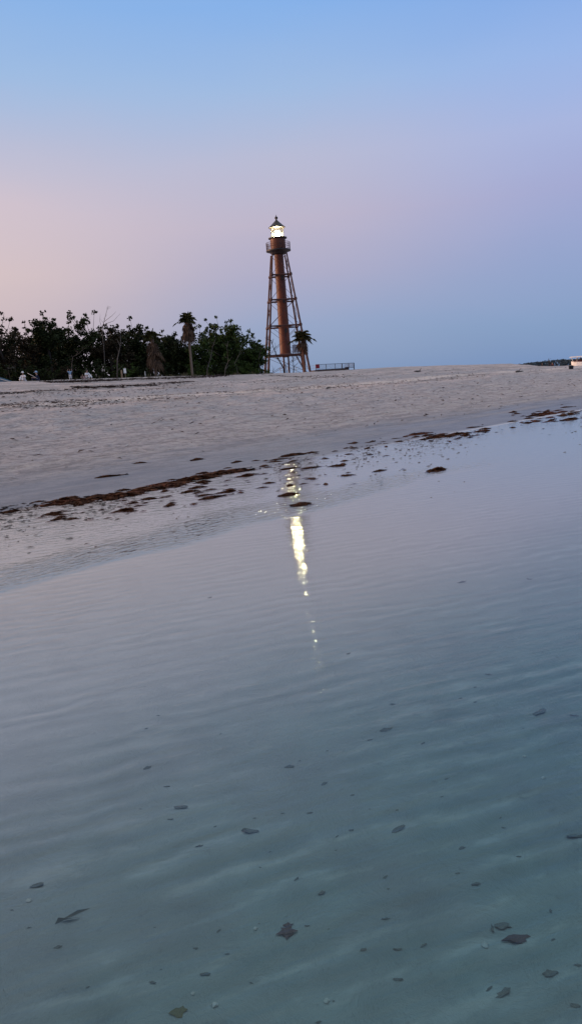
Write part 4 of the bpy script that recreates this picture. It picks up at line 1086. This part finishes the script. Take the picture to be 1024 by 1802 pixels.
def star():
    c = on_ground(506, 1643); m = MB()
    for a, l in ((.1, .034), (1.3, .02), (2.3, .03), (3.3, .038), (4.6, .03)):
        d = Vector((math.cos(a), math.sin(a), 0)); s_ = Vector((-d.y, d.x, 0)) * .014
        m.add([Vector((0, 0, .012)) - s_, Vector((0, 0, .012)) + s_, d * l + Vector((0, 0, .004))], [(0, 1, 2)])
    m.lathe([(.018, .001), (.015, .010), (.002, .013)], 10)
    o = m.build('sunken_seaweed', M['leaf_red'], None, False, c); tag(o, 'star shaped purplish weed lying on the bottom in the lower middle', 'seaweed')
star()
bottom(908, 1655, 62, 'long reddish brown weed on the bottom at lower right', 'leaf_red', 3.0, 'sunken_seaweed', 'seaweed', R(12))
bottom(884, 1631, 34, 'dark weed tuft just above the long reddish weed', 'leaf_sunk', 1.5, 'sunken_seaweed', 'seaweed')
bottom(866, 1636, 27, 'upright dark stick left of the reddish weed', 'leaf_sunk', 4.0, 'sunken_stick', 'stick', R(80))
bottom(315, 1783, 36, 'olive weed patch on the bottom at lower left', 'olive', 1.3, 'sunken_seaweed', 'seaweed')
def folded(u, v, label):
    c = on_ground(u, v); m = MB()
    m.add([(-.035, 0, .004), (0, -.006, .016), (.04, .012, .006), (.0, .008, .004)], [(0, 1, 2, 3)]); m.add([(-.035, 0, .002), (.02, .035, .012), (.055, .05, .004), (.0, .018, .002)], [(0, 1, 2, 3)])
    m.add([(-.04, -.012, .003), (-.03, -.004, .02), (-.005, .01, .004)], [(0, 1, 2)])
    o = m.build('sunken_leaf', M['leaf_sunk'], None, False, c); tag(o, label, 'leaf')
folded(122, 1622, 'folded V shaped dark leaf on the bottom at lower left')
def shell(u, v, wpx, label):
    c = on_ground(u, v); L = wpx / F * (c - Vector((0, 0, CAMZ))).length
    m = MB(); V = [Vector((0, -.5, .02))]; n = 11
    for k in range(n):
        t = math.pi * (k / (n - 1)); V.append(Vector((.52 * math.cos(t), .5 * math.sin(t) - .05, .02 + (.05 if k % 2 else 0))))
    mid = [Vector((v_.x * .55, v_.y * .5 - .1, .28)) for v_ in V[1:]]
    V += mid; Fc = [(1 + k, 2 + k, 2 + k + n, 1 + k + n) for k in range(n - 1)] + [(0, 1 + n + k + 0, 2 + n + k) if False else (0, 2 + n + k, 1 + n + k) for k in range(n - 1)] + [(0, 1, 1 + n), (0, 2 * n, n)]
    m.add([v_ * L for v_ in V], Fc); o = m.build('scallop_shell', M['shell'], None, False, c + Vector((0, 0, .002))); o.rotation_euler.z = rnd.uniform(0, 6); tag(o, label, 'shell')
for u, v, w, lab in [(853, 1665, 12, 'white shell beside the reddish weed'), (378, 1770, 11, 'white shell low in the picture left of centre'), (575, 1763, 10, 'pale shell low in the middle'), (52, 1586, 9, 'small white shell at the left'),
 (922, 1333, 7, 'tiny pale shell farther out at right'), (955, 1370, 7, 'tiny pale shell right of the other far one'), (450, 1635, 7, 'tiny pale shell left of the star shaped weed'), (340, 1750, 6, 'tiny pale shell left of the lower white shell'), (313, 947, 7, 'small white shell on the wet bar left of the lamp reflection'), (498, 910, 6, 'tiny white shell beside the lamp reflection')]:
    shell(u, v, w, lab)

# ------------------------------------------------------------------ sky and light
world = bpy.data.worlds.new('World'); scene.world = world; world.use_nodes = True
nt = world.node_tree; nt.nodes.clear(); b = NB(nt)
D = nt.nodes.new('ShaderNodeTexCoord').outputs['Generated']
sp = nt.nodes.new('ShaderNodeSeparateXYZ'); nt.links.new(D, sp.inputs[0])
elev = b.math('MULTIPLY', b.math('ARCSINE', sp.outputs[2]), 180 / math.pi / 90)
elev = b.math('ADD', elev, b.math('MULTIPLY', b.math('SUBTRACT', b.noise(b.vmath('MULTIPLY', D, (2.2, 2.2, 7.0)), 1.0, 4, .55), .5), .035))
hl = b.math('SQRT', b.math('ADD', b.math('MULTIPLY', sp.outputs[0], sp.outputs[0]), b.math('ADD', b.math('MULTIPLY', sp.outputs[1], sp.outputs[1]), 1e-5)))
saz = b.math('DIVIDE', sp.outputs[0], hl)
def lin(c): return tuple(((x / 255 + .055) / 1.055) ** 2.4 if x > 10 else x / 255 / 12.92 for x in c)
def ramp(stops):
    nd = nt.nodes.new('ShaderNodeValToRGB'); nt.links.new(elev, nd.inputs[0]); cr = nd.color_ramp; cr.interpolation = 'EASE' if False else 'LINEAR'
    while len(cr.elements) > 1: cr.elements.remove(cr.elements[-1])
    for i, (e, c) in enumerate(stops):
        el = cr.elements[0] if i == 0 else cr.elements.new(e / 90)
        el.position = e / 90; el.color = (*lin(c), 1)
    return nd.outputs[0]
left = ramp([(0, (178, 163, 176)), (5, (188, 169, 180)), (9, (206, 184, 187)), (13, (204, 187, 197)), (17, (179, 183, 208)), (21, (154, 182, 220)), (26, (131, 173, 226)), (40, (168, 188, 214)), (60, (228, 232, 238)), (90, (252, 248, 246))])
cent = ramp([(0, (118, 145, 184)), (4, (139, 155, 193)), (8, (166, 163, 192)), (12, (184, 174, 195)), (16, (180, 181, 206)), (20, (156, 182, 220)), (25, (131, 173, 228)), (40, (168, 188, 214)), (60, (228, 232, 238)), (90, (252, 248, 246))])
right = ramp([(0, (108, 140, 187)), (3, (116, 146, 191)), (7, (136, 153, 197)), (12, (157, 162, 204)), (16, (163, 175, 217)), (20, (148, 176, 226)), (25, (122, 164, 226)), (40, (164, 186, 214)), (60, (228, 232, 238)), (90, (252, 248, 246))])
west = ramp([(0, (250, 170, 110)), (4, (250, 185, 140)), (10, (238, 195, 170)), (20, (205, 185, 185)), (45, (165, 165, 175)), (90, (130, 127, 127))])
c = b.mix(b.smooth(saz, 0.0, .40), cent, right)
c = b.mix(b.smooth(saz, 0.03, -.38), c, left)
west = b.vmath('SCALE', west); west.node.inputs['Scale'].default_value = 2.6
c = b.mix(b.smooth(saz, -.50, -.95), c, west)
sky = nt.nodes.new('ShaderNodeTexSky'); sky.sky_type = 'NISHITA'; sky.sun_disc = False; sky.sun_elevation = R(7); sky.sun_rotation = R(-83)
sk = b.vmath('SCALE', sky.outputs[0]); sk.node.inputs['Scale'].default_value = .02
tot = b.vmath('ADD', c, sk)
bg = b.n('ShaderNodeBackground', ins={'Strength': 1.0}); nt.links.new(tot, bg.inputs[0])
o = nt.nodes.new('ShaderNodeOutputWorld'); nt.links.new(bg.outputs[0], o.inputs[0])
sd = bpy.data.lights.new('sun', 'SUN'); sd.energy = 2.6; sd.angle = R(12); sd.color = (1, .60, .38)
so = bpy.data.objects.new('sun', sd); COL.objects.link(so)
dirv = Vector((-math.cos(R(7)), math.sin(R(7)), math.tan(R(7))))
so.rotation_euler = dirv.to_track_quat('Z', 'Y').to_euler(); so.location = (-50, 0, 60)

vs = scene.view_settings; vs.view_transform = 'Standard'; vs.look = 'None'; vs.exposure = 0; vs.gamma = 1; vs.use_curve_mapping = False
cy = scene.cycles
cy.max_bounces = 8; cy.transparent_max_bounces = 16; cy.sample_clamp_indirect = 0; cy.use_denoising = True
cy.caustics_reflective = False; cy.caustics_refractive = False
cy.use_adaptive_sampling = False
